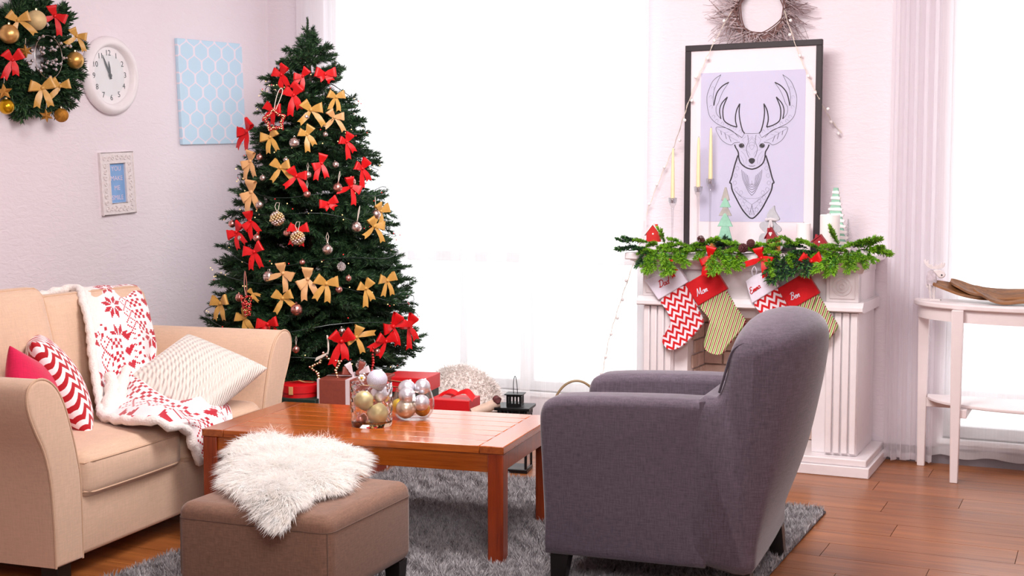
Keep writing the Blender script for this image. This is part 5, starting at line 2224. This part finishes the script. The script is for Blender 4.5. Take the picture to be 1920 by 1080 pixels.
# felt gnome tree with scarf
a, _ = back_az(1446, 440, -.28)
o = back_thing('felt_gnome', 'grey felt tree figure with curled tip and knotted scarf in front of the print', 'ornament', a, -.28, MZ)
pts = [(-.02, .0), (-.045, .02), (-.062, .07), (-.05, .10), (-.030, .105), (-.055, .13), (-.058, .15), (-.036, .163), (-.018, .160), (-.022, .19), (-.012, .215), (.006, .232), (.014, .243), (.017, .225), (.026, .205), (.042, .178), (.036, .168),
       (.020, .158), (.046, .135), (.052, .118), (.040, .108), (.024, .108), (.050, .075), (.060, .04), (.045, .015), (.02, 0)]
pp = [(p.x, p.z) for p in catmull([(x, 0, z) for x, z in pts], 3, True)]
MB().prism(pp, -.010, .010).build('felt_tree', M['grey_felt'], o, bevel=.004)
sc = MB()
sc.tube([(.026 * math.cos(t), -.002 + .016 * math.sin(t), .172 + .003 * math.sin(3 * t)) for t in [k * math.pi / 8 for k in range(16)]], .007, 8, closed=True)
sc.tube([(0, -.018, .172), (-.006, -.02, .14), (-.014, -.018, .10), (-.018, -.018, .075)], [.006, .007, .007, .005], 8)
sc.tube([(0, -.018, .172), (.008, -.02, .145), (.006, -.02, .12)], [.006, .007, .004], 8)
sc.build('scarf', plain('scarf_knit', (214, 206, 210), .9, bump=.5, scale=120), o)


def house(name, lab, px, py_top, b, w, h, roof_h, m, roof_m, chim, heart_=False, tilt=0):
    a, z = back_az(px, py_top, b)
    o = back_thing(name, lab, 'house ornament', a, b, z - h - roof_h)
    o.rotation_euler = (0, R(tilt), -YAW)
    MB().prism([(-w, 0), (w, 0), (w, h), (0, h + roof_h), (-w, h)], -.014, .014).build('wall', m, o, bevel=.001)
    e = .008
    for s in (-1, 1):
        dx, dz_ = s * (w + .010), h - .008 * roof_h / w
        MB().prism([(0, h + roof_h + .006), (dx, dz_ + .002), (dx, dz_ - .004), (0, h + roof_h)], -.019, .019).build('roof_panel', roof_m, o)
    if chim:
        MB().box(chim * w * .5 - .005, chim * w * .5 + .006, -.006, .006, h + roof_h * .35, h + roof_h * 1.05).build('chimney', m, o)
    if heart_:
        ht = MB()
        ht.sphere((-.004, -.0145, h + .012), .0052, 8, 6).sphere((.004, -.0145, h + .012), .0052, 8, 6)
        ht.prism([(-.009, h + .011), (.009, h + .011), (0, h - .004)], -.016, -.0142)
        ht.build('heart', M['wax_white'], o)
        for s in (-1, 1):
            MB().box(s * .011 - .006, s * .011 + .006, -.0152, -.0138, h * .45, h * .75).build('window', M['bare_wood'], o)
    else:
        MB().sphere((0, -.0125, h * .9), .0055, 10, 6).build('window', M['wax_white'], o)
    return o


house('toy_house', 'little red house with white roof edge at the left end of the garland', 1226, 421, -.34, .036, .045, .044, M['house_red'], M['wax_white'], .8)
house('toy_house', 'tall narrow dark red house with heart in front of the grey gnome', 1446, 428, -.335, .021, .068, .036, M['dk_red'], M['dk_red'], -1.3, True)
house('toy_house', 'small red birdhouse above the garland beside the large pillar candle', 1536, 441, -.40, .030, .026, .030, M['dk_red'], M['dk_red'], -1.4, tilt=8)
for px, py, lab in ((1337, 450, 'small orange wooden block behind the garland, left of the mint tree'), (1459, 447, 'small orange wooden block right of the heart house')):
    a, z = back_az(px, py, -.28)
    o = back_thing('wooden_block', lab, 'block', a, -.28, MZ)
    MB().box(-.014, .014, -.014, .014, 0, z - MZ + .012).build('block', plain('orange_wood', (196, 116, 50), .6), o, bevel=.002)
# stacked mint tree behind the big candle
a, _ = back_az(1566, 400, -.15)
o = back_thing('layered_tree', 'mint and white stacked layered tree behind the large pillar candle', 'tree ornament', a, -.14, MZ)
zt = back_az(1561, 352, -.15)[1] - MZ
N_ = 11
for k in range(N_):
    t = k / N_
    z0 = .02 + (zt - .02) * t
    hh = (zt - .02) / N_
    w = .068 * (1 - t) + .012
    MB().prism([(-w, z0), (w * .9, z0 - .004), (w, z0 + hh * .28), (w * .5, z0 + hh * .5), (-w * .95, z0 + hh * .42)], -.012, .012).build('snow_layer', M['wax_white'], o, bevel=.002)
    MB().prism([(-w * .72, z0 + hh * .42), (w * .72, z0 + hh * .42), (w * .58, z0 + hh), (-w * .58, z0 + hh)], -.009, .009).build('tier', M['mint'], o)
MB().box(-.008, .008, -.008, .008, 0, .03).build('trunk', M['bare_wood'], o)
# silver wire tree
a, _ = back_az(1590, 440, -.12)
o = back_thing('wire_tree', 'tiny silver bottle-brush tree at the right of the mantel', 'tree ornament', a, -.12, MZ)
zt = back_az(1590, 412, -.12)[1] - MZ
wt = MB()
wt.tube([(0, 0, 0), (0, 0, zt)], .0014, 5)
for k in range(110):
    t = (k + .5) / 110
    az = k * 2.4
    w = .034 * (1 - t) + .003
    z0 = .02 + (zt - .02) * t
    wt.tube([(0, 0, z0), (w * math.cos(az), w * math.sin(az), z0 + .006)], [.0009, .0006], 3)
wt.build('bristles', plain('silver_bristle', (176, 172, 176), .4, .6), o)

# ================================================================== twig wreath and felt ball strings on the wall
a, z = back_az(1428, 20, .05)
tw = back_thing('twig_wreath', 'frosted twig wreath on the wall above the framed stag', 'wreath', a, .055, z)
M['twig'] = plain('twig_brown', (116, 84, 80), .8, var=.4, scale=25)
M['frost'] = plain('frosted_twig', (178, 158, 160), .8, var=.3, scale=60)
rg = random.Random(77)
core, frost = MB(), MB()
for k in range(16):
    ph = rg.uniform(0, 6.3)
    r_ = .135 + rg.uniform(-.02, .022)
    core.tube([((r_ + .008 * math.sin(3 * t + ph)) * math.cos(t), -.02 + .016 * math.sin(2 * t + ph), (r_ + .008 * math.sin(3 * t + ph)) * math.sin(t)) for t in [q * math.pi / 16 for q in range(32)]], .0032, 5, closed=True)
for k in range(520):
    az = rg.uniform(0, 6.28)
    r_ = .12 + rg.uniform(0, .03)
    p = Vector((r_ * math.cos(az), -.02 + rg.uniform(-.02, .015), r_ * math.sin(az)))
    tn = az + rg.choice((-1, -1, 1)) * rg.uniform(.2, 1.0)
    pts = [p.copy()]
    L = rg.uniform(.07, .19)
    d = Vector((math.cos(tn), rg.uniform(-.35, .15), math.sin(tn)))
    for j in range(5):
        d = (d + Vector((rg.uniform(-.3, .3), rg.uniform(-.2, .2), rg.uniform(-.3, .3)))).normalized()
        p = p + d * L / 5
        if p.y > .038:
            p.y = .038
        pts.append(p.copy())
    (frost if k % 6 else core).tube(pts, [.0024, .0022, .002, .0018, .0016, .0012], 3)
core.build('ring', M['twig'], tw)
stuff(frost.build('twigs', M['frost'], tw))


def felt_string(label, pix, seed):
    rg_ = random.Random(seed)
    P3 = [on_plane(px, py, RW(0, b), BX) for px, py, b in pix]
    o = thing('felt_ball_string', label, 'garland', P3[0])
    L_ = catmull([p - P3[0] for p in P3], 8)
    MB().tube(L_, .0016, 4).build('cord', M['cord'], o)
    MB().tube([p + Vector((.004 * math.sin(i * 1.3), -.002, .003)) for i, p in enumerate(L_)], .0012, 4).build('cord', M['cord'], o)
    acc = 0
    nxt = .05
    for i in range(1, len(L_)):
        acc += (L_[i] - L_[i - 1]).length
        if acc > nxt:
            MB().sphere((0, 0, 0), .0088, 10, 8).build('felt_ball', M['wax_white'], o).location = L_[i] + Vector((rg_.uniform(-.016, .016), -.008, rg_.uniform(-.014, .002)))
            nxt = acc + rg_.uniform(.085, .125)


felt_string('string of small white felt balls running down left of the framed stag', [(1372, 20, .02), (1338, 82, -.112), (1318, 125, -.112), (1296, 178, -.112), (1281, 222, -.10), (1262, 280, .05), (1240, 330, .06), (1218, 385, .06), (1206, 425, .04), (1196, 470, -.03), (1172, 540, -.05), (1154, 595, -.05), (1140, 645, -.05), (1130, 700, -.05)], 1)
felt_string('string of small white felt balls running down right of the framed stag', [(1470, 20, .02), (1490, 80, -.112), (1502, 112, -.112), (1518, 150, -.112), (1532, 178, -.112), (1546, 205, -.05), (1560, 228, .06), (1578, 250, .08)], 2)

# ================================================================== console table things
a, _ = back_az(1746, 530, -.14)
mo = back_thing('reindeer_figurine', 'white wooden reindeer figurine standing on the console table', 'figurine', a, -.14, .852)
rg = random.Random(4)
M['deer_white'] = plain('white_painted_wood', (232, 222, 222), .6, var=.08, scale=50)
s_ = .00268
MB().box(-.047, .047, -.03, .03, 0, .008).build('base', M['deer_white'], mo, bevel=.001)


def mp_(x, y):     # zoom-crop pixels of the figure to metres
    return ((x - 350) / 6.748 * s_, (578 - y) / 6.748 * s_ + .006)


body = [(298, 290), (312, 235), (340, 212), (372, 222), (398, 250), (412, 300), (416, 360), (408, 395), (385, 420), (340, 410), (305, 395), (296, 340)]
MB().prism([(p.x, p.z) for p in catmull([(mp_(*q)[0], 0, mp_(*q)[1]) for q in body], 3, True)], -.012, .012).build('body', plain('spotted_body', (196, 184, 192), .6, var=.3, scale=45), mo, bevel=.004)
head = [(375, 225), (410, 208), (460, 215), (500, 235), (520, 268), (505, 300), (470, 314), (435, 300), (405, 262)]
MB().prism([(p.x, p.z) for p in catmull([(mp_(*q)[0], 0, mp_(*q)[1]) for q in head], 3, True)], -.020, -.004).build('head', M['deer_white'], mo, bevel=.004)
MB().sphere((mp_(478, 274)[0], -.0205, mp_(478, 274)[1]), .0042, 8, 6).build('eye', M['ink'], mo)
an = [(395, 205), (340, 200), (300, 175), (270, 140), (262, 92), (280, 84), (292, 118), (304, 98), (318, 96), (316, 135), (336, 150), (352, 138), (360, 160), (384, 176), (400, 150), (410, 138), (418, 160), (440, 140), (450, 152), (470, 122), (484, 120), (484, 140), (500, 120), (512, 128), (508, 165), (480, 190), (430, 200)]
MB().prism([mp_(*q) for q in an], -.016, -.008).build('antlers', M['deer_white'], mo, bevel=.001)
for x0, y0, lx in ((312, 395, 345), (335, 405, 352), (360, 405, 372), (392, 400, 392)):
    t0, t1 = mp_(x0, y0 - 20), mp_(lx, 576)
    yy = -.008 if x0 in (335, 392) else .008
    MB().tube([(t0[0], yy, t0[1]), ((t0[0] + t1[0]) / 2, yy, (t0[1] + t1[1]) / 2), (t1[0], yy, .006)], [.0055, .0042, .0042], 8).build('leg', M['deer_white'], mo)
MB().tube([(mp_(290, 395)[0], 0, mp_(290, 395)[1]), (mp_(308, 436)[0], .0, mp_(308, 436)[1])], [.002, .005], 6).build('tail', M['deer_white'], mo)

M['driftwood'] = wood('driftwood', (74, 40, 18), (166, 110, 58), (6, 50, 50), .55, 0, rand=False, bump=.3)
bw = back_thing('driftwood_bowl', 'long brown carved wooden bowl of overlapping leaf shapes on the console table', 'bowl', 4.45, -.20, .853)


def leaf_bowl(pix, b, halfw, rise, name):
    """centre line given by points on the table; a shallow trough, thick walled"""
    c = [on_plane(px, py, RW(0, b), BX) - RW(4.45, -.20, .853) for px, py in pix]
    c = [Vector((p.dot(AX), p.dot(BX), p.z)) for p in c]
    c = catmull(c, 6)
    n = len(c)
    out = []
    for k, p in enumerate(c):
        t = k / (n - 1)
        w = halfw * (math.sin(math.pi * min(1, .06 + .92 * t)) ** .7) + .004
        ring = []
        for j in range(9):
            q = -1 + j / 4
            ring.append((p.x, p.y + w * q, p.z + rise * w / halfw * q * q + w * q * .22 + .006))
        for j in range(8, -1, -1):
            q = -1 + j / 4
            ring.append((p.x, p.y + w * q * .86, p.z + rise * w / halfw * q * q * .96 + w * q * .86 * .22 + .015))
        out.append(ring)
    MB().loft(out).build(name, M['driftwood'], bw, angle=60)


leaf_bowl([(1750, 536), (1775, 544), (1810, 555), (1850, 561), (1900, 560), (1960, 556), (2020, 545)], -.16, .085, .014, 'leaf_shell')
leaf_bowl([(1782, 532), (1800, 541), (1825, 552), (1860, 557), (1900, 556), (1950, 550)], -.12, .070, .012, 'leaf_shell')
leaf_bowl([(1826, 546), (1842, 555), (1862, 565), (1885, 570), (1920, 568), (1970, 566), (2040, 552)], -.25, .085, .016, 'leaf_shell')

# ================================================================== presents, cushion, lantern and basket by the window
M['gift_red'] = plain('gift_red', (206, 12, 22), .5, var=.05)
M['gift_brown'] = plain('gift_brown', (142, 66, 52), .55, var=.08, scale=60)
M['gift_dark'] = plain('gift_dark_green', (22, 44, 36), .6)
M['ribbon_white'] = plain('white_organza', (226, 208, 212), .5, var=.05)


def cube_gift(name, lab, px0, px1, py_top, Y, depth, rz, body_m, lid_h=.0, lid_m=None, body2=None, z0=0.0):
    d0, d1 = ray(px0, py_top), ray(px1, py_top)
    P0, P1 = _C + d0 * (Y / d0.y), _C + d1 * (Y / d1.y)
    w = (P1.x - P0.x)
    o = thing(name, lab, 'gift box', ((P0.x + P1.x) / 2, Y + depth / 2, z0), R(rz))
    h = P0.z - z0
    MB().box(-w / 2, w / 2, -depth / 2, depth / 2, 0, h - lid_h).build('box', body_m, o, bevel=.003)
    if lid_h:
        MB().box(-w / 2 - .006, w / 2 + .006, -depth / 2 - .006, depth / 2 + .006, h - lid_h, h).build('lid', lid_m, o, bevel=.003)
    return o, w, h


# round red box standing on a dark green parcel
o, w, h = cube_gift('gift_box', 'dark green parcel under the round red gift box behind the sofa arm', 518, 606, 748, 6.26, .22, -16, M['gift_dark'])
d = ray(562, 735)
P = _C + d * (6.37 / d.y)
rb = thing('gift_box', 'round red gift box with small gold label beside the sofa arm', 'gift box', (P.x, 6.37, h), R(-16))
rr = .094
hz = (_C + ray(562, 722) * (6.3 / ray(562, 722).y)).z - h
MB().lathe([(.001, 0), (rr - .004, 0), (rr - .004, hz - .038), (.001, hz - .038)], 40).build('box', M['gift_red'], rb)
MB().lathe([(.001, hz - .040), (rr, hz - .040), (rr, hz - .004), (rr - .006, hz), (.001, hz)], 40).build('lid', M['gift_red'], rb)
MB().box(-.014, .008, -rr - .003, -rr + .004, hz - .046, hz - .006).build('label', M['peach_satin'], rb, bevel=.001)
ribbon([Vector((-.05, 0, hz + .004)), Vector((0, -.01, hz + .016)), Vector((.03, .0, hz + .006)), Vector((.07, .02, hz + .004))], [.02, .022, .02, .02], Vector((0, 1, 0))).build('ribbon', M['peach_satin'], rb)
# brown box with white ribbon
o, w, h = cube_gift('gift_box', 'brown gift box with white organza bow behind the crystal jar', 603, 722, 713, 6.24, .29, -12, M['gift_brown'])
MB().box(-.010 + .0, .012 + .0, -.1455, .1455, -.001 + .002, h + .0015).build('ribbon', M['ribbon_white'], o)
MB().box(-w / 2 - .001, w / 2 + .001, -.010, .012, .001, h + .0012).build('ribbon', M['ribbon_white'], o)
MB().box(-w / 2 - .0015, -w / 2 + .010, -.1462, -.12, .001, h + .0008).build('ribbon', M['ribbon_white'], o)
rg_ = random.Random(3)
for k, (an_, L_) in enumerate(((20, .075), (70, .07), (115, .075), (160, .08), (200, .06), (-10, .07))):
    me = bow_loop('loop', an_, 1.0, .62, M['ribbon_white'] if k % 2 == 0 else M['gift_brown'], rg_)
    q = put('bow_loop', me, o)
    q.location = (.0 + .02 * math.cos(k), -.02 + .03 * math.sin(k * 2), h + .018)
    q.scale = (L_ * .8,) * 3
    q.rotation_euler = (R(-10), 0, R(20 * k))
# red lidded box behind the glass jars
o, w, h = cube_gift('gift_box', 'dark green gift box with wide red lid and gold cord behind the glass bowl', 727, 810, 708, 6.42, .22, -14, M['gift_dark'], .075, M['gift_red'])
MB().tube([(-w / 2 - .007, -.12, h - .012), (0, -.1185, h - .022), (w / 2 + .007, -.12, h - .048)], .0025, 5).build('gold_cord', M['champagne'], o)
MB().tube([(-w / 2 - .004, -.1175, h - .045), (.02, -.1185, h - .05), (w / 2, -.1185, h - .04)], .002, 5).build('gold_cord', M['champagne'], o)
# red box with a red bow
o, w, h = cube_gift('gift_box', 'red gift box with loose red ribbon bow in front of the shaggy white cushion', 812, 889, 750, 6.30, .17, -16, M['gift_red'], .055, M['gift_red'])
for k, (pts, ws) in enumerate((([(-.06, -.02, h + .012), (-.02, -.02, h + .034), (.02, -.02, h + .022), (-.01, -.02, h + .008)], [.03, .036, .03, .02]),
                               ([(.0, -.02, h + .012), (.04, -.03, h + .030), (.085, -.05, h + .040), (.125, -.07, h + .008)], [.02, .034, .042, .045]),
                               ([(-.0, .0, h + .010), (-.05, .01, h + .02), (-.08, .0, h + .006)], [.02, .03, .03]))):
    c_ = catmull(pts, 6)
    ribbon(c_, list(np.interp(np.linspace(0, 1, len(c_)), np.linspace(0, 1, len(ws)), ws)), Vector((.1, .75, .5)).normalized()).build('ribbon', M['red_satin'], o, angle=180)

# small gift at the left edge, behind the sofa arm: only its red corner shows
# shaggy cushion leaning at the window
d = ray(862, 740)
P = _C + d * (7.02 / d.y)
sh = thing('shaggy_cushion', 'round-topped cream shaggy cushion leaning at the window behind the red gift box', 'cushion', (P.x, 7.02, .20), R(-25))
pm = pillow_mesh(2, 2, .19, 20, .0)
pm.v = [(.23 * x * math.sqrt(1 - z * z / 2), y, .215 * z * math.sqrt(1 - x * x / 2)) for x, y, z in pm.v]
core_ = weld(pm.build('core', plain('cream_wool', (248, 238, 232), .95), sh, angle=180))
core_.rotation_euler = (R(-18), R(12), 0)
me = core_.data
n = 16000
cs = np.array([v.co[:] for v in me.vertices])
ns_ = np.array([v.normal[:] for v in me.vertices])
ix = RNG.integers(0, len(cs), n)
bs = cs[ix] + RNG.normal(0, .008, (n, 3))
rm = np.array(Euler((R(-18), R(12), 0)).to_matrix())
dr = ns_[ix] + RNG.normal(0, .55, (n, 3)) + np.array([0, -.2, -.25])
dr /= np.linalg.norm(dr, axis=1)[:, None]
tp_ = bs + dr * RNG.uniform(.018, .034, n)[:, None]
strands((bs @ rm.T), (tp_ @ rm.T), .0028, 'shag', plain('cream_shag', (250, 242, 237), .95, var=.04), sh)
# log and pinecone-like wood end beside the lantern
d = ray(922, 766)
P = _C + d * (6.22 / d.y)
lg = thing('birch_log', 'pale wooden log with a dark end between the shaggy cushion and black lantern', 'log', (P.x, 6.25, 0))
MB().tube([(-.10, -.02, .300), (-.02, 0, .325), (.03, .02, .345)], [.022, .026, .026], 12).build('bark', plain('birch_bark', (206, 178, 160), .8, var=.2, scale=20, bump=.4), lg)
MB().tube([(.018, .015, .368), (.028, .0, .358), (.034, -.01, .344)], [.018, .022, .008], 10).build('knot', M['cone'], lg)
MB().box(-.10, .04, -.03, .05, 0, .298).build('stand', M['bare_wood'], lg, bevel=.004)
# lantern
d = ray(966, 760)
P = _C + d * (6.30 / d.y)
ln_ = thing('lantern', 'black metal lantern with slotted chimney and thin handle by the window', 'lantern', (P.x, 6.30, 0), R(-12))
zr = P.z
BMt = M['black_metal']
MB().box(-.075, .075, -.075, .075, .0, .02).build('base', BMt, ln_, bevel=.003)
for sx in (-1, 1):
    for sy in (-1, 1):
        MB().box(sx * .067 - .006, sx * .067 + .006, sy * .067 - .006, sy * .067 + .006, .02, zr - .045).build('post', BMt, ln_)
for (x0, x1, y0, y1) in ((-.061, .061, -.069, -.067), (-.061, .061, .067, .069), (-.069, -.067, -.061, .061), (.067, .069, -.061, .061)):
    MB().box(x0, x1, y0, y1, .02, zr - .045).build('pane', M['glass_thin'], ln_, smooth=False)
rf = MB()
rf.box(-.074, .074, -.074, .074, zr - .045, zr - .042)
for k in range(8):
    rf.box(-.074 + k * .0195, -.074 + k * .0195 + .012, -.074, -.071, zr - .042, zr - .012)
    rf.box(-.074 + k * .0195, -.074 + k * .0195 + .012, .071, .074, zr - .042, zr - .012)
    rf.box(-.074, -.071, -.074 + k * .0195, -.074 + k * .0195 + .012, zr - .042, zr - .012)
    rf.box(.071, .074, -.074 + k * .0195, -.074 + k * .0195 + .012, zr - .042, zr - .012)
rf.build('vent_band', BMt, ln_, smooth=False)
MB().box(-.088, .088, -.088, .088, zr - .014, zr).build('roof', BMt, ln_, bevel=.002)
ch = MB()
w = .037
ch.box(-w, w, -w, w, zr, zr + .014).box(-w, w, -w, w, zr + .048, zr + .056)
for k in range(5):
    x = -w + k * .0165
    wd = .008
    ch.box(x, x + wd, -w, -w + .003, zr + .014, zr + .048).box(x, x + wd, w - .003, w, zr + .014, zr + .048)
    ch.box(-w, -w + .003, x, x + wd, zr + .014, zr + .048).box(w - .003, w, x, x + wd, zr + .014, zr + .048)
ch.build('chimney', BMt, ln_, smooth=False)
MB().box(-.046, .046, -.046, .046, zr + .056, zr + .061).build('chimney_cap', BMt, ln_, bevel=.001)
MB().tube(catmull([(-.008, 0, zr + .055), (-.009, 0, zr + .11), (-.004, 0, zr + .142), (.002, 0, zr + .142), (.008, 0, zr + .11), (.012, 0, zr + .055)], 5), .0018, 6).build('handle', BMt, ln_)
# basket whose hoop handle shows over the armchair
d = ray(1081, 745)
P = _C + d * (6.45 / d.y)
bs_ = thing('log_basket', 'basket with a tall rattan hoop handle behind the armchair', 'basket', (P.x, 6.45, 0), R(0))
zh = (_C + ray(1081, 714) * (6.45 / ray(1081, 714).y)).z
MB().lathe([(.001, 0), (.11, 0), (.125, .10), (.132, .20), (.126, .20), (.118, .10), (.105, .012), (.001, .012)], 32).build('body', wood('wicker', (120, 88, 56), (168, 130, 86), (60, 60, 60), .7, rand=False, bump=.5), bs_)
hr = .130
MB().tube([(hr * math.cos(t), 0, .18 + (zh - .18) * math.sin(t) ** .8) for t in [k * math.pi / 40 for k in range(41)]], .0062, 8).build('handle', plain('rattan', (150, 126, 92), .5, var=.15), bs_)

# ================================================================== glass jar and bowl of baubles on the coffee table
TZ = .4505
jp = on_z(697, 797, TZ)
jar = thing('crystal_jar', 'straight faceted crystal jar of baubles on the coffee table', 'jar', jp)
jr, jh = .082, .172
n_ = 48
rings = []
prof = [(.0, .0), (.060, .0), (jr, .004), (jr + .002, .012)]
zs = [.02 + (jh - .03) * k / 14 for k in range(15)]


def fac(z, a, k):
    return jr + .0028 * math.sin(8 * a + (math.pi if k % 2 else 0)) * (1 if 0 < k < 14 else 0)


rings.append([(.001 * math.cos(2 * math.pi * i / n_), .001 * math.sin(2 * math.pi * i / n_), 0) for i in range(n_)])
rings.append([((jr - .004) * math.cos(2 * math.pi * i / n_), (jr - .004) * math.sin(2 * math.pi * i / n_), 0) for i in range(n_)])
rings.append([((jr) * math.cos(2 * math.pi * i / n_), (jr) * math.sin(2 * math.pi * i / n_), .008) for i in range(n_)])
for k, z_ in enumerate(zs):
    rings.append([(fac(z_, 2 * math.pi * i / n_, k // 2) * math.cos(2 * math.pi * i / n_), fac(z_, 2 * math.pi * i / n_, k // 2) * math.sin(2 * math.pi * i / n_), z_) for i in range(n_)])
for r_, z_ in ((jr, jh), (jr - .002, jh + .001), (jr - .004, jh), (jr - .0045, jh * .5), (jr - .006, .022), (jr - .012, .014), (.001, .013)):
    rings.append([(r_ * math.cos(2 * math.pi * i / n_), r_ * math.sin(2 * math.pi * i / n_), z_) for i in range(n_)])
MB().loft(rings, False, False).build('glass', M['glass'], jar, angle=30)
M['b_silver'] = plain('bauble_silver', (222, 220, 226), .34, .75, var=.03)
M['b_glit'] = plain('bauble_silver_glitter', (208, 206, 220), .6, .4, var=.25, scale=400, bump=.6)
M['b_champ'] = plain('bauble_champagne', (216, 200, 178), .32, .75, var=.03)
M['b_gold'] = plain('bauble_pale_gold', (214, 198, 146), .45, .5, var=.08)
M['b_dkgold'] = plain('bauble_gold', (196, 152, 64), .32, .8, var=.05)
M['b_yel'] = plain('bauble_yellow', (214, 176, 20), .4, .5, var=.08)


def bauble(px, py, dpx, Y, m, lab, grp, cap=True, zmin=None):
    d = ray(px, py)
    P = _C + d * (Y / d.y)
    r_ = dpx / 2 * Y / 2400
    if zmin is not None:
        P.z = max(P.z, zmin + r_)
    o = thing('bauble', lab, 'bauble', P, 0, grp)
    MB().sphere((0, 0, 0), r_, 32, 20).build('ball', M[m], o, angle=180)
    if cap:
        c = Vector((.3, .6, .74)).normalized()
        MB().tube([c * r_ * .97, c * r_ * 1.14], r_ * .16, 8).build('cap', M['silver_bright'], o)
    return o


jy = jp.y
G1, G2 = 'baubles in the crystal jar', 'baubles in the glass bowl'
bauble(707, 712, 39, jy + .005, 'b_glit', 'glittery silver bauble heaped on top of the crystal jar', G1)
bauble(682, 750, 37, jy - .032, 'b_gold', 'pale gold bauble at the upper left inside the crystal jar', G1)
bauble(708, 776, 40, jy - .026, 'b_gold', 'pale gold bauble at the lower right inside the crystal jar', G1)
bauble(713, 740, 34, jy + .035, 'b_silver', 'silver bauble under the top one, at the back of the crystal jar', G1)
bauble(677, 786, 22, jy - .005, 'rose', 'small rose bauble at the bottom left inside the crystal jar', G1, False)
o = bauble(679, 710, 21, jy + .0, 'glass_thin', 'clear glass ball with a white flower on the crystal jar rim', G1)
mb = MB()
for k in range(6):
    a = k * math.pi / 3
    mb.sphere((.009 * math.cos(a), -.012, .009 * math.sin(a) + .004), .0062, 8, 6)
mb.build('flower', M['wax_white'], o)
MB().sphere((0, -.017, .004), .005, 8, 6).build('flower_centre', M['b_yel'], o)

bp = on_z(775, 785, TZ)
bl_ = thing('glass_bowl', 'round clear glass bowl of silver and gold baubles on the coffee table', 'bowl', bp)
br = .088
pr = [(.001, .0), (.050, .0), (.066, .008), (.080, .028), (br, .055), (.086, .080), (.076, .110), (.071, .125), (.0695, .1255), (.0685, .124), (.0735, .110), (.0835, .080), (.0855, .055), (.0775, .030), (.064, .0115), (.048, .0045), (.001, .0045)]
MB().lathe(pr, 48).build('glass', M['glass_thin'], bl_, angle=180)
by_ = bp.y
bauble(763, 729, 34, by_ + .030, 'b_silver', 'silver bauble at the back top left of the glass bowl', G2)
bauble(792, 725, 30, by_ + .012, 'b_silver', 'silver bauble highest on the right of the glass bowl', G2)
bauble(763, 741, 32, by_ - .036, 'b_silver', 'silver bauble in front at the upper left of the glass bowl', G2, False)
bauble(790, 755, 31, by_ - .030, 'b_silver', 'silver bauble in the middle right of the glass bowl', G2, False)
bauble(761, 774, 38, by_ - .030, 'b_champ', 'champagne bauble low in the front of the glass bowl', G2, False, TZ + .006)
bauble(792, 772, 30, by_ + .010, 'b_dkgold', 'dark gold bauble low at the right of the glass bowl', G2, False, TZ + .008)
bauble(748, 761, 28, by_ + .018, 'b_yel', 'yellow bauble at the left of the glass bowl', G2, False)
